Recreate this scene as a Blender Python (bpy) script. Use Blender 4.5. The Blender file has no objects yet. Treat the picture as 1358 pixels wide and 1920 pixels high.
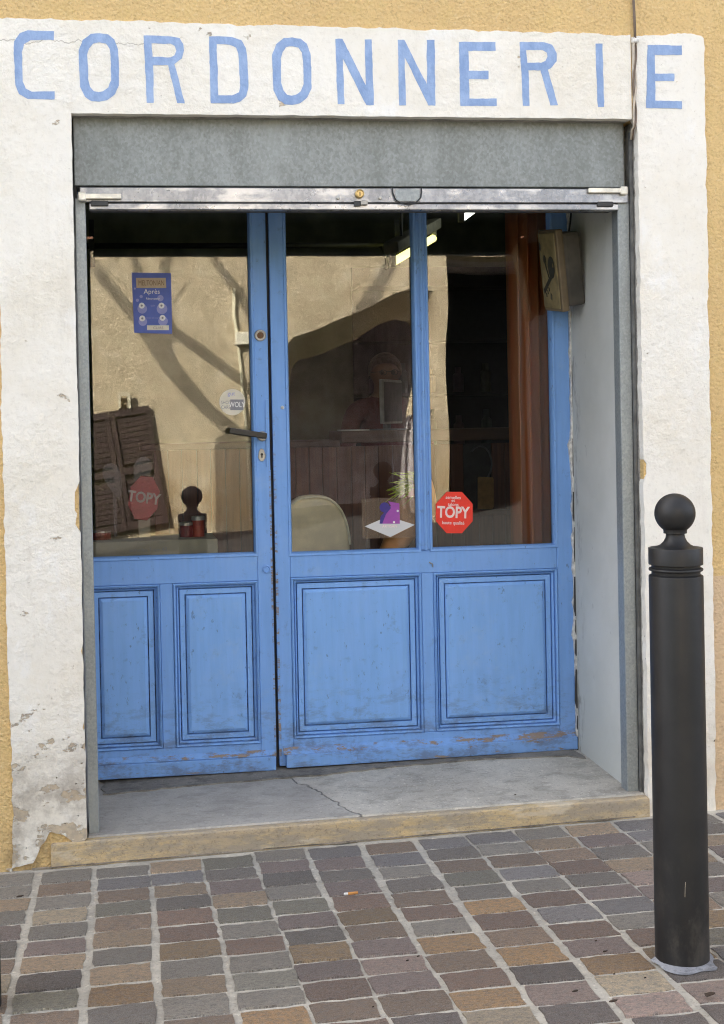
import bpy, bmesh, math, random
from mathutils import Vector, Matrix, noise as mnoise
from mathutils.geometry import tessellate_polygon
R = math.radians
random.seed(7)
sc = bpy.context.scene
col = sc.collection

# ------------------------------------------------------------------ camera
QF, QX, QY = 2471.551, 548.116, 817.418
a_, b_, c_ = R(7.531), R(-0.685), R(1.153)
_r0 = Vector((math.cos(a_), -math.sin(a_), 0)); _fh = Vector((math.sin(a_), math.cos(a_), 0)); _zz = Vector((0, 0, 1))
CF = _fh*math.cos(b_) + _zz*math.sin(b_); _u0 = -_fh*math.sin(b_) + _zz*math.cos(b_)
CR = _r0*math.cos(c_) - _u0*math.sin(c_); CU = _r0*math.sin(c_) + _u0*math.cos(c_)
CP = Vector((0, -3.731, 1.235))
cam = bpy.data.cameras.new('camera'); cam_o = bpy.data.objects.new('camera', cam); col.objects.link(cam_o)
m = Matrix.Identity(4)
for i in range(3):
    m[i][0] = CR[i]; m[i][1] = CU[i]; m[i][2] = -CF[i]; m[i][3] = CP[i]
cam_o.matrix_world = m
cam.sensor_fit = 'VERTICAL'; cam.sensor_height = 36; cam.sensor_width = 36
cam.lens = QF*36/1920
cam.shift_x = (679 - QX)/1920; cam.shift_y = (QY - 960)/1920
cam.clip_start = 0.05; cam.clip_end = 500
sc.camera = cam_o

# ------------------------------------------------------------------ light
SUN_EL, SUN_AZ = R(35), R(40)          # sun stands behind the shop, to the left
S = Vector((-math.sin(SUN_AZ)*math.cos(SUN_EL), math.cos(SUN_AZ)*math.cos(SUN_EL), math.sin(SUN_EL)))
w = bpy.data.worlds.new('World'); sc.world = w; w.use_nodes = True
wn = w.node_tree.nodes; bg = wn['Background']
sky = wn.new('ShaderNodeTexSky'); sky.sky_type = 'NISHITA'; sky.sun_disc = False
sky.sun_elevation = SUN_EL; sky.sun_rotation = -SUN_AZ; sky.air_density = 0.40; sky.dust_density = 4.5; sky.ozone_density = 0.0
veil = wn.new('ShaderNodeHueSaturation'); veil.inputs['Saturation'].default_value = 0.38   # thin high haze whitens the blue
w.node_tree.links.new(sky.outputs[0], veil.inputs['Color']); w.node_tree.links.new(veil.outputs[0], bg.inputs[0]); bg.inputs[1].default_value = 0.15
sl = bpy.data.lights.new('sun', 'SUN'); sl.energy = 3.9; sl.angle = R(0.53); sl.color = (1.0, 0.93, 0.80)
so = bpy.data.objects.new('sun', sl); col.objects.link(so)
so.rotation_euler = S.to_track_quat('Z', 'Y').to_euler(); so.location = (0, 0, 20)
sc.view_settings.view_transform = 'Standard'; sc.view_settings.look = 'None'
sc.view_settings.gamma = 1; sc.view_settings.use_curve_mapping = False
sc.view_settings.exposure = 2.95
sc.render.engine = 'CYCLES'; sc.cycles.pixel_filter_type = 'BLACKMAN_HARRIS'; sc.cycles.filter_width = 1.1
sc.cycles.use_denoising = True; sc.cycles.denoiser = 'OPENIMAGEDENOISE'; sc.cycles.denoising_input_passes = 'RGB_ALBEDO_NORMAL'; sc.cycles.denoising_prefilter = 'NONE'; sc.cycles.use_adaptive_sampling = False
w.cycles.sampling_method = 'NONE'
sc.cycles.max_bounces = 8; sc.cycles.diffuse_bounces = 4; sc.cycles.glossy_bounces = 4
sc.cycles.transparent_max_bounces = 12
sc.cycles.caustics_reflective = False; sc.cycles.caustics_refractive = False
sc.cycles.sample_clamp_indirect = 4

# ------------------------------------------------------------------ pixel of the photograph -> point in the place
def ray(px, py):
    return (CF + CR*((px - QX)/QF) - CU*((py - QY)/QF)).normalized()
def at(px, py, y):
    d = ray(px, py); t = (y - CP.y)/d.y
    return CP + d*t
GX, GY = .024, -.018
def gz(x, y): return GX*x + GY*y
def ground_at(px, py):
    d = ray(px, py); n = Vector((-GX, -GY, 1)); return CP + d*(-(CP.dot(n))/d.dot(n))
def X(px, py, y): return at(px, py, y).x
def Z(px, py, y): return at(px, py, y).z

# ------------------------------------------------------------------ materials
class NT:
    def __init__(s, name):
        s.m = bpy.data.materials.new(name); s.m.use_nodes = True
        s.t = s.m.node_tree; s.n = s.t.nodes; s.bsdf = s.n['Principled BSDF']; s.out = s.n['Material Output']
        s.co = s.new('ShaderNodeTexCoord').outputs['Object']
    def new(s, t, **k):
        n = s.n.new(t)
        for a, v in k.items(): setattr(n, a, v)
        return n
    def put(s, sock, v):
        if isinstance(v, bpy.types.NodeSocket): s.t.links.new(v, sock)
        elif isinstance(v, (tuple, list)) and len(v) == 3 and sock.type == 'RGBA': sock.default_value = (*v, 1)
        else: sock.default_value = v
    def vec(s, scale=(1, 1, 1), loc=(0, 0, 0), co=None, rot=(0, 0, 0)):
        n = s.new('ShaderNodeMapping'); s.put(n.inputs[0], co or s.co)
        n.inputs['Scale'].default_value = scale; n.inputs['Location'].default_value = loc; n.inputs['Rotation'].default_value = rot
        return n.outputs[0]
    def noise(s, scale=5, detail=4, rough=.55, co=None, dist=0):
        n = s.new('ShaderNodeTexNoise'); s.put(n.inputs['Vector'], co or s.co)
        n.inputs['Scale'].default_value = scale; n.inputs['Detail'].default_value = detail
        n.inputs['Roughness'].default_value = rough; n.inputs['Distortion'].default_value = dist
        return n.outputs[0]
    def voro(s, scale=5, co=None, feature='F1', out='Distance'):
        n = s.new('ShaderNodeTexVoronoi', feature=feature); s.put(n.inputs['Vector'], co or s.co)
        n.inputs['Scale'].default_value = scale; return n.outputs[out]
    def ramp(s, f, lo, hi):
        n = s.new('ShaderNodeMapRange'); s.put(n.inputs[0], f)
        n.inputs[1].default_value = lo; n.inputs[2].default_value = hi; n.clamp = True
        n.interpolation_type = 'SMOOTHSTEP'
        return n.outputs[0]
    def math(s, op, a, b=0.0):
        n = s.new('ShaderNodeMath', operation=op); s.put(n.inputs[0], a); s.put(n.inputs[1], b); return n.outputs[0]
    def mix(s, f, a, b, mode='MIX'):
        n = s.new('ShaderNodeMix', data_type='RGBA', blend_type=mode); s.put(n.inputs[0], f)
        s.put(n.inputs[6], a); s.put(n.inputs[7], b); return n.outputs[2]
    def xyz(s, co=None):
        n = s.new('ShaderNodeSeparateXYZ'); s.put(n.inputs[0], co or s.co); return n.outputs
    def bump(s, h, strength=.3, dist=.01, normal=None):
        n = s.new('ShaderNodeBump'); s.put(n.inputs['Height'], h)
        n.inputs['Strength'].default_value = strength; n.inputs['Distance'].default_value = dist
        if normal: s.put(n.inputs['Normal'], normal)
        return n.outputs[0]
    def fin(s, color, rough=.6, metal=0.0, normal=None, spec=None, emit=None, estr=0):
        b = s.bsdf
        s.put(b.inputs['Base Color'], color); s.put(b.inputs['Roughness'], rough); s.put(b.inputs['Metallic'], metal)
        if normal: s.put(b.inputs['Normal'], normal)
        if spec is not None: b.inputs['Specular IOR Level'].default_value = spec
        if emit: s.put(b.inputs['Emission Color'], emit); b.inputs['Emission Strength'].default_value = estr
        return s.m

def plain(name, c, rough=.6, metal=0.0, var=.18, scale=30, bump=.1, spec=None):
    t = NT(name); f = t.noise(scale, 5)
    c2 = tuple(x*(1 - var) for x in c); c3 = tuple(min(1, x*(1 + var)) for x in c)
    return t.fin(t.mix(t.ramp(f, .3, .7), c2, c3), rough, metal, t.bump(t.noise(scale*5, 3), bump, .002), spec)

def mk_ochre():
    t = NT('ochre_render'); z = t.xyz()[2]; x = t.xyz()[0]
    big = t.noise(2.2, 5); mid = t.noise(14, 5); fine = t.noise(140, 4, .6)
    c = t.mix(t.ramp(big, .35, .7), (.77, .555, .265), (.71, .50, .24))
    c = t.mix(t.ramp(mid, .45, .75), c, (.73, .53, .24))
    c = t.mix(t.math('MULTIPLY', t.ramp(t.noise(75, 6, .7, None, 1.5), .50, .72), .6), c, (.38, .25, .11)); c = t.mix(t.math('MULTIPLY', t.ramp(t.noise(60, 5, .65, t.vec((1, 1, 1), (4, 4, 4)), 1.5), .55, .70), .5), c, (.82, .65, .38))
    # pale smooth repair low on the right
    rep = t.math('MULTIPLY', t.ramp(x, 1.70, 1.702), t.math('SUBTRACT', 1.0, t.ramp(z, .742, .746)))
    c = t.mix(t.math('MULTIPLY', rep, .85), c, (.72, .54, .36))
    # dark dirt at foot
    foot = t.math('MULTIPLY', t.math('SUBTRACT', 1.0, t.ramp(z, -.02, .16)), t.ramp(t.noise(9, 6), .42, .62))
    c = t.mix(t.math('MULTIPLY', foot, .6), c, (.25, .18, .10))
    h = t.math('ADD', t.math('MULTIPLY', t.noise(120, 5, .65), 1.0), t.math('MULTIPLY', t.voro(95), .5))
    return t.fin(c, .95, 0, t.bump(h, 1.0, .007), .2)

def mk_plaster():
    t = NT('white_painted_plaster'); X_, Y_, Z_ = t.xyz()
    base = t.mix(t.ramp(t.noise(2.6, 7, .68), .36, .60), (.785, .745, .655), (.835, .81, .745))
    # brush of fresher white
    br = t.ramp(t.noise(4.2, 6, .65, t.vec((1.2, 1, .8), (3, 0, 1))), .55, .68)
    c = t.mix(t.math('MULTIPLY', br, .8), base, (.86, .855, .83))
    # faint grey scuffs
    sc_ = t.ramp(t.noise(16, 7, .7, t.vec((1, 1, 1), (7, 2, 5))), .62, .76)
    c = t.mix(t.math('MULTIPLY', sc_, .45), c, (.52, .47, .40)); c = t.mix(t.math('MULTIPLY', t.ramp(t.noise(5, 8, .72, t.vec((2.6, 1, .30), (2, 6, 1))), .54, .72), .28), c, (.55, .50, .42))
    low = t.math('SUBTRACT', 1.0, t.ramp(Z_, .12, .75))
    left = t.math('SUBTRACT', 1.0, t.ramp(X_, .2, .5))
    lowl = t.math('MULTIPLY', low, left)
    # grime wash low left
    g = t.math('MULTIPLY', t.math('MULTIPLY', t.math('SUBTRACT', 1.0, t.ramp(Z_, .18, .42)), left), t.ramp(t.noise(6, 8, .72), .40, .60))
    c = t.mix(t.math('MULTIPLY', g, .85), c, t.mix(t.noise(40, 6, .7), (.24, .21, .18), (.52, .47, .40)))
    c = t.mix(t.math('MULTIPLY', t.ramp(t.noise(55, 6, .75), .52, .68), .22), c, (.45, .42, .38))
    # flaked patches : ochre under-render showing
    fl_n = t.noise(11, 8, .68, t.vec((1, 1, 1.5), (1.3, 0, 4)))
    fl = t.ramp(t.math('ADD', fl_n, t.math('MULTIPLY', lowl, .13)), .665, .68)
    c = t.mix(t.math('MULTIPLY', fl, .85), c, t.mix(t.ramp(t.noise(45, 5), .4, .65), (.52, .42, .29), (.36, .30, .23)))
    # pits
    pit = t.math('MULTIPLY', t.ramp(t.noise(62, 3, .5), .69, .74), t.math('ADD', t.math('MULTIPLY', low, .9), .25))
    c = t.mix(pit, c, (.22, .18, .14))
    # right jamb lower half yellowed
    rl = t.math('MULTIPLY', t.ramp(X_, 1.4, 1.6), t.math('MULTIPLY', t.math('SUBTRACT', 1.0, t.ramp(Z_, .0, .5)), t.ramp(t.noise(8, 5), .4, .6)))
    c = t.mix(t.math('MULTIPLY', rl, .5), c, (.62, .50, .36))
    # hairline crack through the first letters
    cz = t.math('ADD', Z_, t.math('MULTIPLY', t.noise(7, 5, .6, t.vec((1, 1, 0))), -.12))
    ck = t.math('SUBTRACT', 1.0, t.ramp(t.math('ABSOLUTE', t.math('SUBTRACT', cz, 2.243)), .0006, .0022))
    ck = t.math('MULTIPLY', ck, t.math('SUBTRACT', 1.0, t.ramp(X_, .18, .22)))
    c = t.mix(t.math('MULTIPLY', ck, .6), c, (.3, .27, .22))
    h = t.math('ADD', t.math('MULTIPLY', t.noise(24, 6, .6), 1.0), t.math('MULTIPLY', fl, -.5))
    h = t.math('ADD', h, t.math('MULTIPLY', t.noise(110, 3), .25))
    h = t.math('ADD', h, t.math('MULTIPLY', pit, -.5))
    h = t.math('MULTIPLY', h, t.math('ADD', t.math('MULTIPLY', t.ramp(t.noise(2.3, 5, .6, t.vec((1, 1, 1), (8, 3, 8))), .40, .62), .9), .25))
    return t.fin(c, .85, 0, t.bump(h, .75, .011), .25)

def mk_letter():
    t = NT('blue_letter_paint')
    c = t.mix(t.ramp(t.noise(20, 8, .72, t.vec((1, 1, .5))), .38, .66), (.24, .35, .58), (.34, .46, .69))
    c = t.mix(t.math('MULTIPLY', t.ramp(t.noise(70, 5, .7), .66, .74), .6), c, (.7, .7, .68))
    return t.fin(c, .8, 0, t.bump(t.math('ADD', t.noise(24, 6, .6), t.math('MULTIPLY', t.noise(110, 3), .25)), .45, .010), .25)

def mk_blue(name, chips=0.0, base=(.195, .375, .74)):
    t = NT(name); X_, Y_, Z_ = t.xyz()
    rnd = t.new('ShaderNodeObjectInfo').outputs['Random']
    gr = t.noise(9, 6, .6, t.vec((6, 6, .5)))
    c = t.mix(t.ramp(gr, .3, .7), tuple(x*.95 for x in base), tuple(x*1.04 for x in base))
    c = t.mix(t.math('MULTIPLY', t.ramp(t.noise(3.5, 4), .45, .7), .35), c, (base[0]*1.3, base[1]*1.12, base[2]*1.04))
    c = t.mix(t.math('MULTIPLY', t.ramp(t.noise(22, 9, .78), .55, .68), .38), c, (.12, .17, .27)); c = t.mix(t.math('MULTIPLY', t.ramp(t.noise(55, 5, .7, t.vec((1, 1, .5), (1, 2, 3))), .63, .70), .55), c, (.06, .08, .12)); c = t.mix(t.math('MULTIPLY', t.ramp(t.noise(3, 9, .8, t.vec((1, 1, 1), (8, 2, 3))), .52, .66), .4), c, (.30, .46, .72))
    th = .735 - chips
    ch = t.ramp(t.math('ADD', t.math('MULTIPLY', t.noise(30, 9, .78, t.vec((.5, 1, 1.8), (2, 5, 1))), .8), t.math('MULTIPLY', t.noise(4, 3, .5), .2)), th - .02, th + .015)
    ch = t.math('MULTIPLY', ch, t.math('SUBTRACT', 1.0, t.ramp(Z_, .7, 1.3)) if chips > .01 else 1.0)
    gm = t.math('MULTIPLY', t.ramp(t.noise(14, 9, .8, t.vec((.6, 1, 1.5), (4, 1, 6))), .47, .62), t.math('SUBTRACT', 1.0, t.ramp(Z_, .06, .34)))
    c = t.mix(t.math('MULTIPLY', gm, .55), c, (.12, .12, .14))
    wood = t.mix(t.noise(30, 4), (.20, .14, .10), (.36, .31, .27))
    c = t.mix(ch, c, wood)
    h = t.math('ADD', t.math('MULTIPLY', gr, .6), t.math('MULTIPLY', ch, -.8))
    return t.fin(c, t.mix(ch, (.62, .62, .62), (.9, .9, .9)), 0, t.bump(h, .55, .002), .22)

def mk_galv(name, c1, c2, metal=.75, rough=.5, sc_=170, reflect_patches=0):
    t = NT(name); v = t.voro(sc_, t.vec((1, 1, .7)), out='Color')
    vv = t.new('ShaderNodeSeparateColor'); t.put(vv.inputs[0], v)
    f = t.math('ADD', t.math('MULTIPLY', vv.outputs[0], .16), t.math('ADD', t.math('MULTIPLY', t.noise(110, 5, .7), .42), t.math('MULTIPLY', t.noise(7, 6, .65, t.vec((1.6, 1, .35))), .55)))
    c = t.mix(t.ramp(f, .38, .80), c1, c2)
    st = t.ramp(t.noise(3, 6, .65, t.vec((1, 1, .35))), .5, .72)
    c = t.mix(t.math('MULTIPLY', st, .5), c, tuple(x*1.35 for x in c2))
    rust = t.ramp(t.noise(11, 8, .75), .70, .78)
    c = t.mix(t.math('MULTIPLY', rust, .55), c, (.16, .10, .05))
    if reflect_patches:
        c = t.mix(t.math('MULTIPLY', t.ramp(t.noise(7, 5, .6, t.vec((1, 1, 2.2))), .46, .58), .75), c, (.56, .555, .54)); c = t.mix(t.math('MULTIPLY', t.ramp(t.noise(9, 7, .7, t.vec((1, 1, 1.5), (5, 5, 5))), .58, .68), .6), c, (.12, .125, .135))  # bright and dark patches painted in as reflections on the bar
    return t.fin(c, t.math('ADD', t.math('MULTIPLY', t.noise(30, 4), .25), rough - .12), metal, t.bump(t.noise(60, 4), .12, .002))

def mk_concrete(name, c1, c2, crack=False, stain=1.0):
    t = NT(name)
    c = t.mix(t.ramp(t.noise(5, 8, .65), .35, .65), c1, c2)
    c = t.mix(t.math('MULTIPLY', t.ramp(t.noise(150, 3, .6), .56, .66), .45), c, tuple(x*.45 for x in c1))
    c = t.mix(t.math('MULTIPLY', t.ramp(t.noise(90, 3, .6, t.vec((1, 1, 1), (5, 5, 5))), .60, .70), .5), c, tuple(min(1, x*1.5) for x in c2))
    c = t.mix(t.math('MULTIPLY', t.ramp(t.noise(13, 8, .75, t.vec((.8, 1.3, 1), (3, 8, 1))), .48, .62), .70*stain), c, tuple(x*.42 for x in c1))
    c = t.mix(t.math('MULTIPLY', t.ramp(t.noise(17, 8, .75, t.vec((.7, 1.4, 1), (9, 2, 1))), .60, .70), .35), c, tuple(min(.8, x*1.35) for x in c2))
    h = t.math('ADD', t.noise(60, 6, .65), t.math('MULTIPLY', t.noise(9, 5), 1.0))
    if crack:
        X_, Y_, Z_ = t.xyz()
        cx = t.math('ADD', t.math('SUBTRACT', X_, t.math('MULTIPLY', Y_, -.35)), t.math('MULTIPLY', t.noise(9, 5, .6), .12))
        k = t.math('SUBTRACT', 1.0, t.ramp(t.math('ABSOLUTE', t.math('SUBTRACT', cx, .735)), .002, .006))
        c = t.mix(t.math('MULTIPLY', k, .8), c, (.06, .055, .05)); h = t.math('SUBTRACT', h, k)
        d = t.math('MULTIPLY', t.math('SUBTRACT', 1.0, t.ramp(t.math('ABSOLUTE', t.math('SUBTRACT', cx, .76)), .0, .05)), t.ramp(t.noise(20, 5), .45, .6))
        c = t.mix(t.math('MULTIPLY', d, .5), c, (.55, .50, .42))
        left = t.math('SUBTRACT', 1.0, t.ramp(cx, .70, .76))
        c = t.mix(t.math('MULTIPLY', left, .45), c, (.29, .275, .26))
    return t.fin(c, .9, 0, t.bump(h, .6, .006), .25)

def mk_riser():
    t = NT('ochre_step_paint')
    c = t.mix(t.ramp(t.noise(6, 7, .65), .38, .64), (.60, .455, .25), (.48, .385, .26))
    c = t.mix(t.math('MULTIPLY', t.ramp(t.noise(12, 9, .80, t.vec((.40, 1, 1.4))), .42, .58), .9), c, (.36, .315, .25)); c = t.mix(t.math('MULTIPLY', t.ramp(t.noise(120, 4, .7), .55, .66), .6), c, (.22, .18, .13))
    c = t.mix(t.math('MULTIPLY', t.ramp(t.noise(9, 6, .6, t.vec((.5, 1, 2), (3, 3, 3))), .56, .66), .6), c, (.66, .58, .45))
    h = t.math('ADD', t.noise(40, 7, .7), t.noise(8, 4))
    return t.fin(c, .92, 0, t.bump(h, .7, .010), .2)

def mk_stone():
    t = NT('porphyry'); oi = t.new('ShaderNodeObjectInfo')
    off = t.new('ShaderNodeVectorMath', operation='ADD'); t.put(off.inputs[0], t.co)
    k = t.new('ShaderNodeCombineXYZ'); r = t.math('MULTIPLY', oi.outputs['Random'], 37.0)
    for i in range(3): t.put(k.inputs[i], r)
    t.put(off.inputs[1], k.outputs[0]); co = off.outputs[0]
    base = oi.outputs['Color']
    rust = t.mix(.55, base, (.46, .27, .13)); grey = t.mix(.5, base, (.36, .35, .34))
    c = t.mix(t.ramp(t.noise(11, 5, .6, co, .6), .40, .68), base, grey)
    c = t.mix(t.math('MULTIPLY', t.ramp(t.noise(8, 6, .62, t.vec((1, 1.8, 1), (4, 1, 2), co), 1.2), .53, .70), .75), c, rust)
    c = t.mix(t.ramp(t.noise(75, 6, .78, co, .4), .36, .70), t.mix(.55, c, (.06, .052, .05)), t.mix(.42, c, (.78, .75, .70)))
    st = t.noise(10, 8, .74, t.vec((1, 4.5, 1), (3, 5, 2), co, (0, 0, .35)), 1.0)
    c = t.mix(t.math('MULTIPLY', t.ramp(st, .52, .60), .8), c, t.mix(.6, c, (.05, .045, .045)))
    c = t.mix(t.math('MULTIPLY', t.ramp(t.noise(26, 7, .75, t.vec((1, 2.5, 1), (1, 7, 2), co, (0, 0, .5)), .8), .57, .66), .5), c, (.58, .54, .49))
    g1 = t.noise(52, 7, .82, t.vec((1, 1.6, 1), (2, 9, 4), co))
    c = t.mix(t.math('MULTIPLY', t.ramp(g1, .54, .62), .60), c, t.mix(.7, c, (.035, .03, .03)))
    c = t.mix(t.math('MULTIPLY', t.ramp(t.noise(44, 7, .82, t.vec((1, 1.6, 1), (6, 1, 4), co)), .53, .62), .55), c, t.mix(.5, c, (.85, .82, .78)))
    dust = t.math('MULTIPLY', t.ramp(t.noise(60, 6, .75, t.vec((1, 1, 1), (9, 3, 1), co)), .58, .74), .30)
    c = t.mix(dust, c, (.52, .51, .49))
    h = t.math('ADD', t.noise(34, 8, .75, co, .5), t.math('MULTIPLY', st, 1.1))
    return t.fin(c, .78, 0, t.bump(h, 1.0, .013), .3)

def mk_wood(name, c1, c2, sx=(14, 14, 1), rough=.55):
    t = NT(name); rnd = t.new('ShaderNodeObjectInfo').outputs['Random']
    f = t.noise(4, 6, .6, t.vec(sx), 1.0)
    c = t.mix(t.ramp(f, .3, .7), c1, c2)
    c = t.mix(t.math('MULTIPLY', rnd, .5), c, tuple(x*.55 for x in c1))
    return t.fin(c, rough, 0, t.bump(f, .2, .003))

def mk_glass(name, amp=1.0, scale=3.0, tint=(.97, .985, .98)):
    t = NT(name); t.n.remove(t.bsdf)
    tr = t.new('ShaderNodeBsdfTransparent'); tr.inputs[0].default_value = (*tint, 1)
    gl = t.new('ShaderNodeBsdfGlossy'); gl.inputs['Roughness'].default_value = 0.0; gl.inputs['Color'].default_value = (1, 1, 1, 1)
    fr = t.new('ShaderNodeFresnel'); fr.inputs['IOR'].default_value = 1.52
    nrm = t.bump(t.noise(scale, 2, .4, t.vec((1, .3, .6))), 1.0, .0035*amp)
    t.put(gl.inputs['Normal'], nrm)
    mx = t.new('ShaderNodeMixShader'); t.put(mx.inputs[0], fr.outputs[0]); t.put(mx.inputs[1], tr.outputs[0]); t.put(mx.inputs[2], gl.outputs[0])
    t.t.links.new(mx.outputs[0], t.out.inputs[0]); return t.m

def mk_film(name, c, alpha):
    t = NT(name); t.fin(c, .5); t.bsdf.inputs['Alpha'].default_value = alpha; return t.m

def mk_emit(name, c, s):
    t = NT(name); return t.fin((.9, .9, .85), .5, emit=c, estr=s)

def mk_far_wall():
    t = NT('sunlit_plaster'); Z_ = t.xyz()[2]
    c = t.mix(t.ramp(t.noise(1.1, 6, .6), .35, .68), (.55, .46, .31), (.43, .35, .23))
    c = t.mix(t.ramp(t.noise(5, 7, .7), .48, .75), c, (.62, .55, .41))
    lw = t.math('MULTIPLY', t.math('SUBTRACT', 1.0, t.ramp(Z_, .3, 1.1)), t.ramp(t.noise(3.4, 6, .7), .42, .6))
    c = t.mix(t.math('MULTIPLY', lw, .6), c, (.36, .24, .10))
    return t.fin(c, .92, 0, t.bump(t.noise(14, 7, .65), .8, .03), .2)

M = {}
M['ochre'] = mk_ochre(); M['plaster'] = mk_plaster(); M['letter'] = mk_letter()
M['blue'] = mk_blue('blue_door_paint', .035); M['blue_worn'] = mk_blue('worn_blue_paint', .135); M['blue_bare'] = mk_blue('flaking_blue_paint', .20); M['blue_panel'] = mk_blue('blue_panel_paint', .0, (.215, .415, .79))
M['galv'] = mk_galv('galvanised_sheet', (.19, .205, .195), (.31, .335, .335), .4, .55)
M['galv_bar'] = mk_galv('bare_shutter_bar', (.20, .21, .225), (.35, .36, .375), .62, .30, 120, 1)
M['galv_rail'] = mk_galv('galvanised_rail', (.25, .275, .28), (.37, .40, .405), .5, .5, 220)
M['zinc'] = plain('zinc_bolt', (.70, .67, .58), .45, .4)
M['brass'] = plain('brass', (.50, .36, .15), .4, .8)
M['steel'] = plain('dull_steel', (.40, .39, .36), .45, .7)
M['dark_gap'] = plain('dark_recess_metal', (.05, .05, .05), .8)
M['jamb'] = mk_concrete('grey_jamb_render', (.30, .29, .27), (.42, .40, .36))
M['concrete'] = mk_concrete('step_concrete', (.46, .425, .36), (.60, .56, .48), True, .6)
M['sill'] = mk_concrete('dark_sill_stone', (.20, .185, .16), (.28, .26, .225))
M['riser'] = mk_riser()
M['mortar'] = mk_concrete('pale_mortar', (.40, .375, .325), (.53, .50, .43), False, .45)
M['asphalt'] = mk_concrete('asphalt', (.045, .045, .045), (.065, .064, .062))
M['stone'] = mk_stone()
def mk_iron():
    t = NT('black_bollard_paint'); Z_ = t.xyz()[2]
    c = t.mix(t.ramp(t.noise(14, 5), .3, .7), (.0115, .012, .0135), (.018, .018, .019))
    du = t.math('MULTIPLY', t.ramp(t.noise(9, 8, .75, t.vec((1, 1, .5))), .46, .68), t.math('SUBTRACT', 1.0, t.ramp(Z_, .02, .40)))
    c = t.mix(t.math('MULTIPLY', du, .35), c, (.14, .125, .105))
    c = t.mix(t.math('MULTIPLY', t.ramp(t.noise(48, 6, .75, t.vec((1, 1, .35), (2, 2, 2))), .66, .72), .5), c, (.11, .105, .10))
    return t.fin(c, t.math('ADD', t.math('MULTIPLY', t.noise(11, 6, .7), .35), .32), 0, t.bump(t.noise(70, 4), .15, .002), .4)
M['black_iron'] = mk_iron()
M['black'] = plain('black_plastic', (.012, .012, .012), .4, 0)
M['glass'] = mk_glass('window_glass', .35, 1.6); M['glass_wavy'] = mk_glass('old_wavy_glass', 1.7, 1.3)
M['far_wall'] = mk_far_wall()

def mk_reveal():
    t = NT('bluish_white_reveal_paint'); Y_ = t.xyz()[1]
    c = t.mix(t.ramp(t.noise(3, 5), .35, .7), (.57, .575, .53), (.65, .65, .605))
    c = t.mix(t.math('MULTIPLY', t.ramp(t.noise(24, 7, .7, t.vec((1, 1, .6))), .64, .73), .5), c, (.20, .19, .18))
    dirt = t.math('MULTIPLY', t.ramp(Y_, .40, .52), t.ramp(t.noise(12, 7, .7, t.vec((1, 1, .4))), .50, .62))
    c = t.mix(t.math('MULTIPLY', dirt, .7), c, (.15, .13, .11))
    return t.fin(c, .85, 0, t.bump(t.noise(22, 7, .7), .45, .005), .2)
M['reveal'] = mk_reveal()
M['flake'] = plain('flaking_white_paint', (.62, .61, .58), .8, 0, .3, 60, .5)
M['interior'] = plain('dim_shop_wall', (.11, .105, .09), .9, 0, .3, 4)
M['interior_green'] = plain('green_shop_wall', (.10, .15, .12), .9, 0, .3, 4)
M['plank'] = mk_wood('red_brown_plank', (.12, .040, .022), (.20, .075, .040))
M['counter_top'] = mk_wood('dark_counter_wood', (.09, .045, .03), (.14, .075, .05), (1, 8, 8))
M['curtain'] = mk_wood('brown_curtain_cloth', (.66, .235, .085), (.78, .32, .13), (3, 3, .6), .95)

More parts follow.
